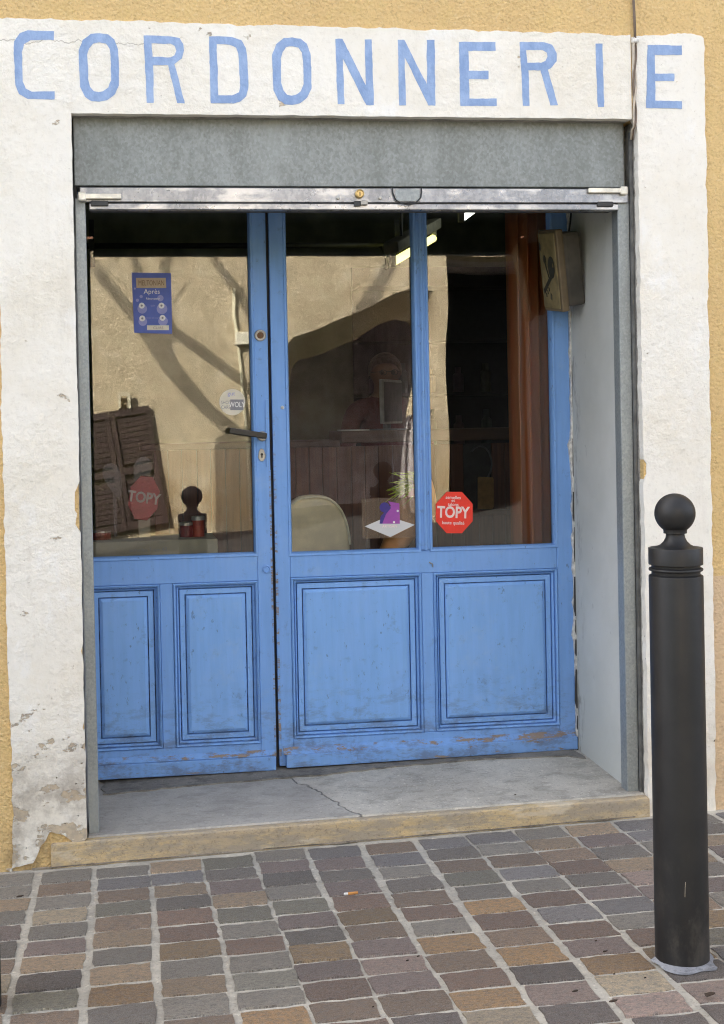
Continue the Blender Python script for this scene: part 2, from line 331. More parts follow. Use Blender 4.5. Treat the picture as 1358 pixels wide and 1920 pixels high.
# ------------------------------------------------------------------ mesh helpers
class G:
    def __init__(s): s.bm = bmesh.new()
    def quad(s, *p):
        return s.bm.faces.new([s.bm.verts.new(v) for v in p])
    def box(s, x0, x1, y0, y1, z0, z1, shear=None):
        v = []
        for z in (z0, z1):
            for y in (y0, y1):
                for x in (x0, x1):
                    zz = z + (shear(x, y) if shear else 0)
                    v.append(s.bm.verts.new((x, y, zz)))
        for f in ((0, 2, 3, 1), (4, 5, 7, 6), (0, 1, 5, 4), (2, 6, 7, 3), (0, 4, 6, 2), (1, 3, 7, 5)):
            s.bm.faces.new([v[i] for i in f])
        return s
    def tube(s, pts, r, seg=8, cap=True):
        pts = [Vector(p) for p in pts]; rings = []
        prev = None
        for i, p in enumerate(pts):
            d = (pts[min(i + 1, len(pts) - 1)] - pts[max(i - 1, 0)]).normalized()
            if prev is None:
                u = d.orthogonal().normalized()
            else:
                u = (prev - d*prev.dot(d)).normalized()
            prev = u; v = d.cross(u)
            rr = r[i] if isinstance(r, (list, tuple)) else r
            rings.append([s.bm.verts.new(p + u*rr*math.cos(2*math.pi*k/seg) + v*rr*math.sin(2*math.pi*k/seg)) for k in range(seg)])
        for a, b in zip(rings, rings[1:]):
            for k in range(seg):
                s.bm.faces.new((a[k], a[(k + 1) % seg], b[(k + 1) % seg], b[k]))
        if cap:
            s.bm.faces.new(list(reversed(rings[0]))); s.bm.faces.new(rings[-1])
        return s
    def lathe(s, prof, c=(0, 0, 0), seg=32, axis='Z'):
        c = Vector(c); rings = []
        for r, h in prof:
            ring = []
            for k in range(seg):
                a = 2*math.pi*k/seg; q = (r*math.cos(a), r*math.sin(a))
                p = {'Z': Vector((q[0], q[1], h)), 'Y': Vector((q[0], h, q[1])), 'X': Vector((h, q[0], q[1]))}[axis]
                ring.append(s.bm.verts.new(c + p))
            rings.append(ring)
        for a, b in zip(rings, rings[1:]):
            for k in range(seg):
                s.bm.faces.new((a[k], a[(k + 1) % seg], b[(k + 1) % seg], b[k]))
        s.bm.faces.new(list(reversed(rings[0]))); s.bm.faces.new(rings[-1])
        return s
    def slab(s, loops, fn, back):
        """filled outline (first loop outer, others holes) of 2D points; fn(p, depth) gives the 3D point; back = thickness"""
        flat = [p for l in loops for p in l]
        tris = tessellate_polygon([[Vector((p[0], p[1], 0)) for p in l] for l in loops])
        f = [s.bm.verts.new(fn(p, 0)) for p in flat]
        for t in tris:
            try: s.bm.faces.new([f[i] for i in t])
            except ValueError: pass
        b = [s.bm.verts.new(fn(p, back)) for p in flat]
        for t in tris:
            try: s.bm.faces.new([b[i] for i in reversed(t)])
            except ValueError: pass
        k = 0
        for l in loops:
            n = len(l)
            for i in range(n):
                i0, i1 = k + i, k + (i + 1) % n
                s.bm.faces.new((f[i0], f[i1], b[i1], b[i0]))
            k += n
        return s
    def build(s, name, mat, parent=None, bevel=0, smooth=False, seg=1, xf=None):
        bm = s.bm
        bmesh.ops.recalc_face_normals(bm, faces=bm.faces[:])
        if bevel:
            es = [e for e in bm.edges if len(e.link_faces) == 2 and e.calc_face_angle(0) > R(35)]
            bmesh.ops.bevel(bm, geom=es, offset=bevel, segments=seg, affect='EDGES', profile=.6)
        if xf: bmesh.ops.transform(bm, matrix=xf, verts=bm.verts[:])
        off = origin(parent) if parent else Vector((0, 0, 0))
        if off.length: bmesh.ops.translate(bm, vec=-off, verts=bm.verts[:])
        me = bpy.data.meshes.new(name); bm.to_mesh(me); bm.free()
        if smooth:
            for p in me.polygons: p.use_smooth = True
        if mat: me.materials.append(mat)
        o = bpy.data.objects.new(name, me); col.objects.link(o)
        if parent: o.parent = parent
        return o
def origin(o):
    v = Vector((0, 0, 0))
    while o is not None: v += o.location; o = o.parent
    return v
def tag(o, label=None, cat=None, group=None, kind=None):
    if label: o['label'] = label
    if cat: o['category'] = cat
    if group: o['group'] = group
    if kind: o['kind'] = kind
    return o
def thing(name, label, cat, loc=(0, 0, 0), group=None):
    o = bpy.data.objects.new(name, None); o.empty_display_size = .1; col.objects.link(o); o.location = loc
    return tag(o, label, cat, group)
def rag(pts, step=.02, amp=.002, closed=True, seed=0):
    """subdivide an outline and make it uneven"""
    out = []; n = len(pts)
    for i in range(n if closed else n - 1):
        a = Vector(pts[i]).to_2d(); b = Vector(pts[(i + 1) % n]).to_2d()
        k = max(1, int((b - a).length/step)); nr = (b - a).orthogonal().normalized() if (b - a).length else Vector((0, 0))
        for j in range(k):
            p = a.lerp(b, j/k)
            e = mnoise.noise(Vector((p.x*23 + seed, p.y*23, seed*.37)))*amp + mnoise.noise(Vector((p.x*90 + seed, p.y*90, seed)))*amp*.7
            p = p + nr*e
            out.append((p.x, p.y))
    return out
def rnd_tri(lo, hi): return random.uniform(lo, hi)
xz = lambda y0: (lambda p, d: Vector((p[0], y0 + d, p[1])))
def text_mesh(g, s, fn, size, depth=.0004, align='CENTER', bold=0.0, sx=1.0):
    """built-in font lettering; fn((u,v), depth) -> 3D, u right, v up, origin at the text centre"""
    cu = bpy.data.curves.new('lettering', 'FONT'); cu.body = s; cu.size = size; cu.align_x = align; cu.align_y = 'CENTER'
    cu.offset = bold; cu.resolution_u = 3
    ob = bpy.data.objects.new('lettering', cu); col.objects.link(ob)
    dg = bpy.context.evaluated_depsgraph_get(); me = bpy.data.meshes.new_from_object(ob.evaluated_get(dg))
    vs = [g.bm.verts.new(fn((v.co.x*sx, v.co.y), 0)) for v in me.vertices]
    for p in me.polygons:
        try: g.bm.faces.new([vs[i] for i in p.vertices])
        except ValueError: pass
    bpy.data.objects.remove(ob); bpy.data.curves.remove(cu); bpy.data.meshes.remove(me)
    return g

# ================================================================== SETTING
g = G(); g.quad((-60, -60, gz(-60, -60) - .004), (60, -60, gz(60, -60) - .004), (60, 60, gz(60, 60) - .004), (-60, 60, gz(-60, 60) - .004))
tag(g.build('ground', M['asphalt']), kind='structure')
pave = G()
pave.box(-3.5, 6, -2.6, .05, -.06, .0, lambda x, y: gz(x, y))
pave = tag(pave.build('pavement', M['mortar'], None), kind='structure')

# stones : columns at right angles to the shop front, colours read off the photograph
PAL = dict(g=(.21, .21, .215), b=(.175, .185, .235), d=(.12, .115, .12), p=(.175, .135, .15), n=(.22, .155, .115), r=(.19, .115, .09),
           o=(.36, .22, .09), t=(.33, .25, .175), l=(.44, .385, .30), m=(.33, .25, .255), e=(.20, .21, .185), k=(.085, .07, .078), u=(.24, .16, .07), w=(.33, .345, .34))
COLS = {-2: 'ggnptgdn', -1: 'gdtgpdntl', 0: 'ggtgpdnlnt', 1: 'gnglgptken', 2: 'gbnentgtodo', 3: 'tbtdrrugtgn', 4: 'edptegrgwgon', 5: 'gpdgepduprnrg',
        6: 'bpdprunpmpnkl', 7: 'nbgdnrgonrolk', 8: 'bdnegornokmkt', 9: 'bgnbgrbrpolmkn', 10: 'gtnrdpbgrukmk', 11: 'tpdtmpnuebmdg', 12: 'bbgtdpgoroutn', 13: 'gdtpnbtgon', 14: 'btlgopgnd'}
def stone_mesh(i):
    rs = random.Random(100 + i); bm = bmesh.new(); nx, ny = 6, 3
    rings = []
    V = {}
    for iy in range(ny + 1):
        for ix in range(nx + 1):
            u, v = ix/nx - .5, iy/ny - .5
            e = 1.0
            cu = abs(u) > .49 and abs(v) > .49
            x = u*(.985 if cu else 1.0); y = v*(.975 if cu else 1.0)
            edge = abs(u) > .49 or abs(v) > .49
            if edge: x += rs.uniform(-.030, .018); y += rs.uniform(-.050, .030)*(1 if v > 0 else -1)
            z = rs.uniform(-.0008, .0008) + (0.0 if edge else .0012)
            V[ix, iy] = bm.verts.new((x, y, z))
    for iy in range(ny):
        for ix in range(nx): bm.faces.new((V[ix, iy], V[ix + 1, iy], V[ix + 1, iy + 1], V[ix, iy + 1]))
    loop = [V[i, 0] for i in range(nx)] + [V[nx, j] for j in range(ny)] + [V[i, ny] for i in range(nx, 0, -1)] + [V[0, j] for j in range(ny, 0, -1)]
    low = [bm.verts.new((v.co.x*1.012, v.co.y*1.014, -.008)) for v in loop]
    n = len(loop)
    for k in range(n): bm.faces.new((loop[k], low[k], low[(k + 1) % n], loop[(k + 1) % n]))
    bmesh.ops.recalc_face_normals(bm, faces=bm.faces[:])
    me = bpy.data.meshes.new('paving_stone'); bm.to_mesh(me); bm.free(); me.materials.append(M['stone'])
    for p in me.polygons: p.use_smooth = True
    me.set_sharp_from_angle(angle=R(28))
    return me
SM = [stone_mesh(i) for i in range(12)]
CX0, CPITCH = -.246, .151          # left joint of column 1, column pitch
n_st = 0
rp = .1025
for ci in range(-2, 15):
    rs = random.Random(ci*13 + 5)
    xc = CX0 + CPITCH*(ci - 1) + CPITCH/2
    off = rs.uniform(-.012, .012)
    colr = COLS.get(ci, '')
    y = -.046 + off + .02
    for ri in range(13 if ci < 13 else 11):
        dep = rp*rs.uniform(.93, 1.07)
        yc = y - dep/2; y -= dep
        if n_st >= 290: break
        # nothing of the stone under the bollard's foot changes: it simply stands on it
        k = colr[ri] if ri < len(colr) else rs.choice('gdnprtobgnm')
        c = PAL[k]; lum = sum(c)/3; c = [0.84*c[q] + 0.16*(.6*lum + .07)*(1.12, 1.0, .88)[q] for q in range(3)]; c = (c[0]*1.08, c[1]*.985, c[2]*.82); j = rs.uniform(2.1, 3.7)
        o = bpy.data.objects.new('paving_stone', SM[rs.randrange(12)]); col.objects.link(o); o.parent = pave
        wob = .004*mnoise.noise(Vector((ci*3.1, ri*.6, 2)))
        o.location = (xc + wob + .008*math.sin(yc*2 + ci), yc, gz(xc, yc) + .0032 + rs.uniform(-.0011, .0011))
        fl_ = rs.random() < .5; sg = -1 if fl_ else 1      # half of the stones are turned round
        o.rotation_euler = (sg*(math.atan(GY) + rs.uniform(-.008, .008)), sg*(-math.atan(GX) + rs.uniform(-.008, .008)), rs.uniform(-.026, .026) + (math.pi if fl_ else 0))
        o.scale = (CPITCH - .0135 + rs.uniform(-.005, .003), dep - .0105 + rs.uniform(-.003, .002), 1)
        o.color = (*[x*j for x in c], 1); n_st += 1

# the same paving beyond the picture, joined
bmx = bmesh.new(); rs = random.Random(77)
for ci in list(range(-16, -2)) + list(range(15, 36)):
    xc = CX0 + CPITCH*(ci - 1) + CPITCH/2; y = -.046
    for ri in range(22):
        dep = rp*rs.uniform(.93, 1.07); yc = y - dep/2; y -= dep
        if yc < -2.5: break
        n0 = len(bmx.verts); bmx.from_mesh(SM[rs.randrange(12)]); bmx.verts.ensure_lookup_table()
        for v in bmx.verts[n0:]: v.co = Vector((xc + v.co.x*(CPITCH - .0155), yc + v.co.y*(dep - .0128), gz(xc, yc) + .0018 + v.co.z))
me = bpy.data.meshes.new('paving_stones'); bmx.to_mesh(me); bmx.free(); me.materials.append(M['stone'])
o = bpy.data.objects.new('paving_stones', me); col.objects.link(o); o.parent = pave; o['kind'] = 'stuff'; o.color = (.36, .31, .27, 1)

# ================================================================== SHOP BUILDING
shop = thing('shop_building', 'ochre rendered shop front with a white painted surround lettered in blue', 'shop')
XL, XR, ZT = -.110, 1.540, 2.103
XBL, XBR, ZB = -.317, 1.751, 2.357
HB = 4.2
g = G()
g.box(-9, XL - .003, .006, .50, -.3, HB); g.box(-9, -.140, .5005, .60, -.3, HB)     # ochre wall left
g.box(XR + .003, 9, .006, .60, -.3, HB)                        # right
g.box(XL - .003, XR + .003, .006, .60, ZT + .003, HB)          # above the opening
g.build('wall', M['ochre'], shop)
g = G(); g.box(-9, 9, .602, 6.5, HB - .12, HB)
g.build('roof', M['jamb'], shop)
g = G(); g.box(-9, -2.2, .602, 6.5, -.3, HB - .121); g.box(4.2, 9, .602, 6.5, -.3, HB - .121); g.box(-2.199, 4.199, 5.2, 6.5, -.3, HB - .121)
g.build('outer_walls', M['ochre'], shop)
# white painted plaster: lintel and left jamb in one, right jamb beyond the cable joint
xs = 1.5225                                                     # the vertical joint beside the cable
lp = [(-.75, ZB + .012), (xs, ZB - .004), (xs, ZT), (XL, ZT)]
lp_edge = rag([(-.75, ZB + .010), (.6, ZB + .0), (xs, ZB - .006)], .012, .0055, False, 1) + [(xs, ZB - .006)]
lp_edge += rag([(xs, ZT), (XL, ZT)], .02, .0018, False, 2) + [(XL, ZT)]
left_edge = [(XL, ZT - .01), (XL, 1.30), (XL, 1.075), (XL - .012, 1.045), (XL - .014, .995), (XL - .006, .985), (XL - .013, .955), (XL, .93), (XL, .62), (XL - .006, .60), (XL, .57), (XL, .40), (XL - .005, .385), (XL, .37), (XL, .075)]
lp_edge += rag(left_edge, .013, .0022, False, 3) + [(XL, .075)]
bl = [(157, 1577), (140, 1580), (118, 1566), (93, 1560), (78, 1584), (62, 1618), (30, 1628), (6, 1632)]
lp_edge += rag([(X(p[0], p[1], 0), Z(p[0], p[1], 0)) for p in bl], .008, .004, False, 4)
xb = X(15, 1200, 0)
lp_edge += rag([(xb - .004, -.01), (xb + .004, .15), (xb + .001, .45), (xb - .002, .8), (xb - .002, 1.3), (xb - .002, 1.66), (-.36, 1.75), (-.42, 1.85), (-.75, 1.9)], .014, .005, False, 5) + [(-.75, 1.9)]
g = G(); g.slab([lp_edge], xz(0), .030); g.build('plaster_surround', M['plaster'], shop)
rp_edge = rag([(xs + .004, ZB - .008), (1.62, ZB - .006), (1.69, ZB + .002), (XBR, ZB - .006)], .01, .006, False, 6)
rp_edge += rag([(XBR, ZB - .012), (XBR, .75), (XBR + .002, .4), (XBR - .004, .02)], .015, .004, False, 7)
rp_edge += [(XBR - .004, .02), (XR, .02)]
rp_edge += rag([(XR, .03), (XR, 1.03), (XR + .010, 1.055), (XR + .012, 1.085), (XR + .002, 1.10), (XR, 1.16), (XR, ZT - .05)], .012, .003, False, 8)
rp_edge += [(XR, ZT - .04), (XR - .004, ZT - .01), (xs + .006, ZT + .002)]
g = G(); g.slab([rp_edge], xz(.0007), .030); g.build('plaster_surround', M['plaster'], shop)
# inner faces of the opening
g = G(); g.box(XR + .0005, XR + .0028, .031, .12, .03, ZT); g.box(XL - .0028, XL - .0005, .031, .50, .03, ZT); g.box(XL, xs, .031, .10, ZT + .0005, ZT + .0028)
g.build('jamb_edge', M['jamb'], shop)
g = G(); g.box(1.5065, 1.5395, .104, .62, .06, 2.2); g.build('reveal', M['reveal'], shop)
g = G()                                                        # flaking paint and filler where the reveal meets the door frame
zz = [.10 + i*.022 for i in range(85)]
ed = []
for i, z in enumerate(zz):
    wv = .003 + .016*max(0, mnoise.noise(Vector((z*5, 3, 1)))) + .012*max(0, mnoise.noise(Vector((z*19, 9, 4)))) + .004*mnoise.noise(Vector((z*60, 9, 4)))
    ed.append((1.506 - wv, z))
ed = ed + [(1.508, zz[-1]), (1.508, zz[0])]
g.slab([ed], xz(.512), .02); g.build('flaking_edge', M['flake'], shop)
g = G(); r = random.Random(4); z = .10
while z < 1.15:
    L = r.uniform(.03, .14); w_ = r.uniform(.003, .010)*(1.25 - z*.6)
    g.slab([[(1.5062 - w_, z + .2*L), (1.5062 - w_*.4, z), (1.5066, z), (1.5066, z + L), (1.5062 - w_*.5, z + L), (1.5062 - w_*.8, z + .6*L)]], xz(.5105), .0012); z += L + r.uniform(.0, .06)
tag(g.build('dirt_crack', M['dark_gap'], shop), kind='stuff')

# step
sh = lambda x, y: .017*x
ZS = .071
g = G(); g.box(X(95, 1600, -.012), X(1222, 1500, -.012), -.004, .032, -.12, ZS - .002, sh)
g.build('step_riser', M['riser'], shop, .010, False, 3)
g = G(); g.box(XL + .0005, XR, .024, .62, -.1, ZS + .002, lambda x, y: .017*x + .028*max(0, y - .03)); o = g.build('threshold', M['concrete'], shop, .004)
sy = lambda x, y: ZS + .0021 + .017*x + .028*max(0, y - .03)
pts = rag([(XL + .04, .60), (XL + .04, .39), (.2, .42), (.45, .425), (.62, .43), (.9, .465), (1.2, .475), (1.44, .44), (1.49, .40), (1.497, .60)], .02, .010, True, 11)
g = G(); g.slab([pts], lambda p, d: Vector((p[0], p[1], sy(p[0], p[1]) + .004 - d)), .004); g.build('sill', M['sill'], shop)

g = G(); up_ = []; lo_ = []
for i in range(150):
    x_ = X(60, 1620, 0) + i*.0118
    wv = .001 + .016*max(0, mnoise.noise(Vector((x_*9, 1, 5)))) + .008*abs(mnoise.noise(Vector((x_*41, 2, 5))))
    up_.append((x_, .0)); lo_.append((x_, -.004 - wv))
g.slab([up_ + lo_[::-1]], lambda p, d: Vector((p[0], p[1], gz(p[0], p[1]) + .0062 - d)), .003); o = g.build('grit_line', mk_concrete('grit', (.19, .165, .13), (.33, .29, .24)), pave); o['kind'] = 'stuff'
# painted letters, outlines measured on the photograph
k1, k2 = 1.997, 2.003
def c1(*p): return [(x/k1, y/k1) for x, y in p]
def c2(*p): return [(680 + x/k2, y/k2) for x, y in p]
O_out = [(340, 127), (372, 124), (405, 129), (428, 148), (443, 185), (446, 250), (446, 320), (432, 353), (402, 376), (372, 381), (343, 379), (318, 362), (300, 325), (297, 250), (295, 190), (310, 150)]
O_in = [(348, 163), (372, 159), (397, 164), (411, 183), (415, 212), (417, 300), (406, 328), (386, 341), (370, 344), (352, 341), (338, 325), (330, 295), (328, 205), (335, 180)]
LET = [
 ('C', [c1((203, 117), (105, 115), (75, 125), (55, 155), (52, 200), (57, 320), (72, 352), (105, 371), (205, 372), (205, 343), (120, 343), (97, 332), (86, 305), (82, 195), (90, 165), (115, 150), (203, 150))]),
 ('O', [c1(*O_out), c1(*O_in)]),
 ('R', [c1((538, 133), (640, 136), (672, 143), (687, 165), (690, 190), (682, 220), (655, 240), (692, 386), (664, 386), (630, 245), (574, 245), (576, 385), (550, 385)), c1((568, 163), (640, 163), (655, 172), (660, 190), (654, 207), (640, 215), (572, 213))]),
 ('D', [c1((783, 136), (870, 138), (905, 150), (922, 180), (926, 210), (930, 330), (922, 360), (900, 380), (875, 387), (790, 386)), c1((812, 166), (860, 167), (885, 178), (893, 200), (900, 320), (895, 345), (870, 357), (818, 357))]),
 ('O', [c1(*[(1020 + (x - 295)*.967, y + 14 + (y - 250)*-.02) for x, y in O_out]), c1(*[(1020 + (x - 295)*.967, y + 14) for x, y in O_in])]),
 ('N', [[(629, 73), (642, 73), (686, 160), (684, 74), (697, 74), (701, 197), (687, 197), (643, 110), (646, 195), (633, 195)]]),
 ('N', [c2((132, 150), (156, 150), (243, 320), (241, 150), (270, 150), (273, 396), (247, 396), (158, 215), (163, 396), (138, 396))]),
 ('E', [c2((362, 158), (499, 158), (500, 191), (397, 191), (399, 266), (473, 266), (473, 297), (400, 297), (401, 370), (504, 370), (504, 398), (367, 398))]),
 ('R', [c2((590, 158), (680, 158), (712, 168), (730, 200), (728, 230), (708, 255), (695, 262), (734, 396), (706, 396), (668, 264), (623, 264), (627, 397), (602, 397)), c2((614, 189), (675, 187), (692, 198), (695, 213), (687, 229), (670, 236), (619, 236))]),
 ('I', [c2((875, 164), (901, 164), (907, 402), (884, 402))]),
 ('E', [c2((1070, 169), (1199, 171), (1199, 206), (1097, 206), (1098, 277), (1171, 277), (1170, 304), (1098, 304), (1099, 378), (1199, 380), (1199, 408), (1066, 405))]),
]
for i, (ch, loops) in enumerate(LET):
    LL = [rag([(X(px, py, 0), Z(px, py, 0)) for px, py in l], .008, .0016, True, 20 + i) for l in loops]
    g = G(); g.slab(LL, xz(-.0010), .0018); tag(g.build('letter', M['letter'], shop), label='blue painted letter ' + ch)

# room behind the glass
g = G(); g.box(-2.2, 4.2, .60, 5.2, .02, .085); g.build('floor', M['counter_top'], shop)
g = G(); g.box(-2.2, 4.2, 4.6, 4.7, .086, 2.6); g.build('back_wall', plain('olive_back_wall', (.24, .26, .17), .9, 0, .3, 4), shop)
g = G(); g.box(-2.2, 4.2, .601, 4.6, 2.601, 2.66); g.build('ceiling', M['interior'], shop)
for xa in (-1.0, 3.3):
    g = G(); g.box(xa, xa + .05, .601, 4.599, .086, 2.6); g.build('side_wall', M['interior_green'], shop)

# ================================================================== ROLLER SHUTTER
sh_t = thing('roller_shutter', 'galvanised roller shutter rolled up over the blue shop door', 'shutter', (.7, .06, .09))
Zh = Z(660, 350, .058); 
g = G(); g.box(XL + .003, xs - .003, .058, .075, Zh, ZT + .04); g.box(XL + .003, 1.5, .076, .50, 1.957, 1.985); g.build('housing', M['galv'], sh_t, .002)
zb1, zb2, zb3 = Z(660, 353, .045), Z(660, 382, .045), Z(660, 394, .045)
xg0, xg1 = X(167, 375, .045), X(1158, 375, .045)
g = G(); g.box(X(150, 375, .045), X(1177, 375, .045), .0405, .0575, zb2 + .003, zb1); g.build('bottom_bar', M['galv_bar'], sh_t, .002)
g = G(); g.box(xg0, xg1, .038, .070, zb3, zb2 - .001); g.build('bar_lip', M['galv_bar'], sh_t, .002)
g = G(); g.box(xg0 + .004, xg1 - .004, .0475, .069, zb2 - .001, zb2 + .003); g.box(xg0 + .002, xg1 - .002, .071, .12, zb3 + .004, zb1); g.build('dark_fill', M['dark_gap'], sh_t)
for (xa, xb_, zt) in ((X(146, 600, .05), X(165, 600, .05), Z(150, 372, .05)), (X(1162, 600, .05), X(1183, 600, .05), Z(1170, 368, .05))):
    g = G(); zb_ = ZS + .017*xa + .003
    g.box(xa, xb_, .050, .053, zb_, zt); g.box(xa, xa + .003, .0535, .100, zb_, zt); g.box(xb_ - .003, xb_, .0535, .100, zb_, zt)
    g.build('guide_rail', M['galv_rail'], sh_t, .0008)
    g = G(); g.box(xa + .0035, xb_ - .0035, .0535, .0995, zb_, zt - .001); g.build('dark_fill', M['dark_gap'], sh_t)  # dark filler added in the channel to hide its bright reflection in the glass
g = G(); g.box(X(1184.5, 600, .045), XR - .001, .04, .048, .09, ZT - .03); g.build('cover_strip', plain('dark_grey_strip', (.13, .135, .135), .6, .2, .3, 25), sh_t)
for (pa, pb, yy) in ((146, 228, 368), (1104, 1178, 357)):
    g = G(); xa, xb_ = X(pa, yy, .03), X(pb, yy, .03); z = Z((pa + pb)/2, yy, .03)
    g.box(xa, xb_, .0285, .040, z - .0075, z + .0075); bo = g.build('latch_bolt', M['zinc'], sh_t, .002)
    ex = xa + .012 if pa < 500 else xb_ - .012
    g = G(); g.box(ex - .011, ex + .011, .0265, .0402, z - .0125, z + .0125); g.build('keeper', M['zinc'], bo, .003)
for sx_, pa in ((1, 170), (-1, 1150)):
    g = G(); xa = X(pa, 383, .036); g.box(min(xa, xa + sx_*.05), max(xa, xa + sx_*.05), .0335, .0378, zb2 - .010, zb2 + .006); g.build('bracket', M['dark_gap'], sh_t, .003)
cx, cz_ = X(674, 364, .04), Z(674, 364, .04)
g = G(); g.lathe([(.013, 0), (.013, -.010), (.0105, -.012), (.009, -.0105), (.002, -.0105)], (cx, .0405, cz_), 20, 'Y'); lk = g.build('lock_cylinder', M['brass'], sh_t, 0, False)
g = G(); g.box(cx - .0012, cx + .0012, .0283, .0300, cz_ - .006, cz_ + .004); g.build('keyhole', M['black'], lk)
g = G(); g.box(cx + .002, cx + .022, .026, .0378, zb2 - .006, zb2 + .007); g.build('lock_tongue', M['steel'], sh_t, .0015)
g = G(); g.box(cx - .016, cx + .0015, .030, .0378, zb2 - .009, zb2 + .006); g.build('lock_slot', M['dark_gap'], sh_t)
for px, py in ((634, 371), (713, 371)):
    g = G(); g.lathe([(.006, 0), (.006, -.003), (.003, -.0045)], (X(px, py, .04), .0405, Z(px, py, .04)), 8, 'Y'); g.build('screw', M['steel'], sh_t)
lpz = [(736, 350), (737, 362), (742, 374), (752, 382), (766, 384), (780, 380), (789, 371), (791, 360), (790, 351)]
g = G(); g.tube([at(px, py, .026 if 2 < i < 6 else .034) for i, (px, py) in enumerate(lpz)], .0021, 8); g.build('pull_loop', M['black'], sh_t, 0, True)
g = G(); g.box(X(741, 364, .038), X(788, 364, .038), .0375, .0402, zb2 + .006, zb1 - .004); g.build('label_plate', M['galv_rail'], sh_t, .001)

# ================================================================== DOOR LEAVES
YD = .524
ZD0 = lambda x: .088 + .010*x
def panel(x0, x1, z0, z1, parent):
    rings = [(.0006, .010), (.0012, -.001), (.0040, -.0050), (.0085, -.001), (.0095, .012), (.0125, .012), (.0135, .004), (.018, .010), (.019, .024), (.0215, .024), (.0225, .0125), (.038, .0115), (.0385, .022), (.0415, .022), (.0425, .012), (.052, .006)]
    g = G(); vs = []
    for ins, dy in rings:
        vs.append([g.bm.verts.new(v) for v in ((x0 + ins, YD + dy, z0 + ins), (x1 - ins, YD + dy, z0 + ins), (x1 - ins, YD + dy, z1 - ins), (x0 + ins, YD + dy, z1 - ins))])
    for a, b in zip(vs, vs[1:]):
        for k in range(4): g.bm.faces.new((a[k], a[(k + 1) % 4], b[(k + 1) % 4], b[k]))
    g.bm.faces.new(vs[-1])
    o = g.build('panel', M['blue_panel'], parent); o.data.materials.append(M['groove_dark'])
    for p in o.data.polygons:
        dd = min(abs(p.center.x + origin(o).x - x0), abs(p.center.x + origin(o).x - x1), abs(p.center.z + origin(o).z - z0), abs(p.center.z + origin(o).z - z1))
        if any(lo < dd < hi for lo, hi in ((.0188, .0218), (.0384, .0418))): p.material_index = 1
    return o
def bar(name, x0, x1, z0, z1, parent, mat='blue', y0=YD, y1=YD + .042, bev=.0018):
    g = G(); g.box(x0, x1, y0, y1, z0, z1); return g.build(name, M[mat], parent, bev)
def bead(x0, x1, z0, z1, parent):
    """moulding round a pane"""
    g = G(); vs = []
    for ins, dy in ((-.004, .000), (-.002, -.004), (.004, -.003), (.007, .004), (.009, .012), (.009, .030)):
        vs.append([g.bm.verts.new(v) for v in ((x0 + ins, YD + dy, z0 + ins), (x1 - ins, YD + dy, z0 + ins), (x1 - ins, YD + dy, z1 - ins), (x0 + ins, YD + dy, z1 - ins))])
    for a, b in zip(vs, vs[1:]):
        for k in range(4): g.bm.faces.new((a[k], a[(k + 1) % 4], b[(k + 1) % 4], b[k]))
    return g.build('glazing_bead', M['blue'], parent)
PANES = {}
def pane(key, x0, x1, z0, z1, parent, mat, rz=0.0, rx=-.37):
    cx, cz = (x0 + x1)/2, (z0 + z1)/2; y = YD + .028
    g = G(); g.box(x0 - cx, x1 - cx, -.002, .002, z0 - cz, z1 - cz)
    o = g.build('glass_pane', M[mat], None); o.parent = parent
    rot = Matrix.Rotation(R(rz), 3, 'Z') @ Matrix.Rotation(R(rx), 3, 'X')
    o.location = Vector((cx, y, cz)) - origin(parent); o.rotation_euler = (R(rx), 0, R(rz))
    PANES[key] = (Vector((cx, y, cz)), rot @ Vector((0, 1, 0)))
    return o
def on_pane(key, px, py, off=.004):
    """point just on the street side of the pane where the sight line through (px,py) meets it"""
    c, n = PANES[key]; c = c + n*(off - .0072); d = ray(px, py)
    return CP + d*((c - CP).dot(n)/d.dot(n))

_t = NT('dark_groove'); M['groove_dark'] = _t.fin(_t.mix(_t.ramp(_t.noise(18, 7, .72), .38, .62), (.065, .085, .13), (.14, .28, .55)), .85)  # darker mottled blue for the narrow groove floors of the panels
# --- left leaf
dx0, dx1 = -.125, X(505.5, 800, YD)
door = thing('shop_door', 'blue half glazed door leaf with black lever handle at left of the shopfront', 'door', ((dx0 + dx1)/2, YD, .09))
gl1 = X(478, 800, YD)                      # outer edge of bead (stile starts)
zg = Z(330, 1046, YD); ztop = 2.06
zr = Z(330, 1094, YD); zp = Z(340, 1402, YD) ; zk = Z(350, 1424, YD)
bar('stile', gl1, dx1, .112, ztop, door); bar('stile', dx0, dx0 + .012, .112, ztop, door)
bar('rail', dx0 + .0125, gl1 - .0005, zr, zg, door); bar('rail', dx0 + .0125, gl1 - .0005, zk - .03, zp, door); bar('rail', dx0 + .0125, gl1 - .0005, 2.0, ztop, door)
mx0, mx1 = X(303, 1250, YD), X(327, 1250, YD)
bar('muntin', mx0, mx1, zp + .0005, zr - .0005, door)
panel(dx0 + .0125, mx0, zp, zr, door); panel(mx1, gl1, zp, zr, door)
bead(dx0 + .0125, gl1, zg, 2.0, door)
pane('left', dx0 + .018, gl1 - .006, zg + .004, 1.996, door, 'glass', .5)
g = G(); g.box(dx0, dx1 - .002, YD - .016, YD - .0005, .099, zk - .001); kb = g.build('kickboard', M['blue_worn'], door, .004, False, 2)
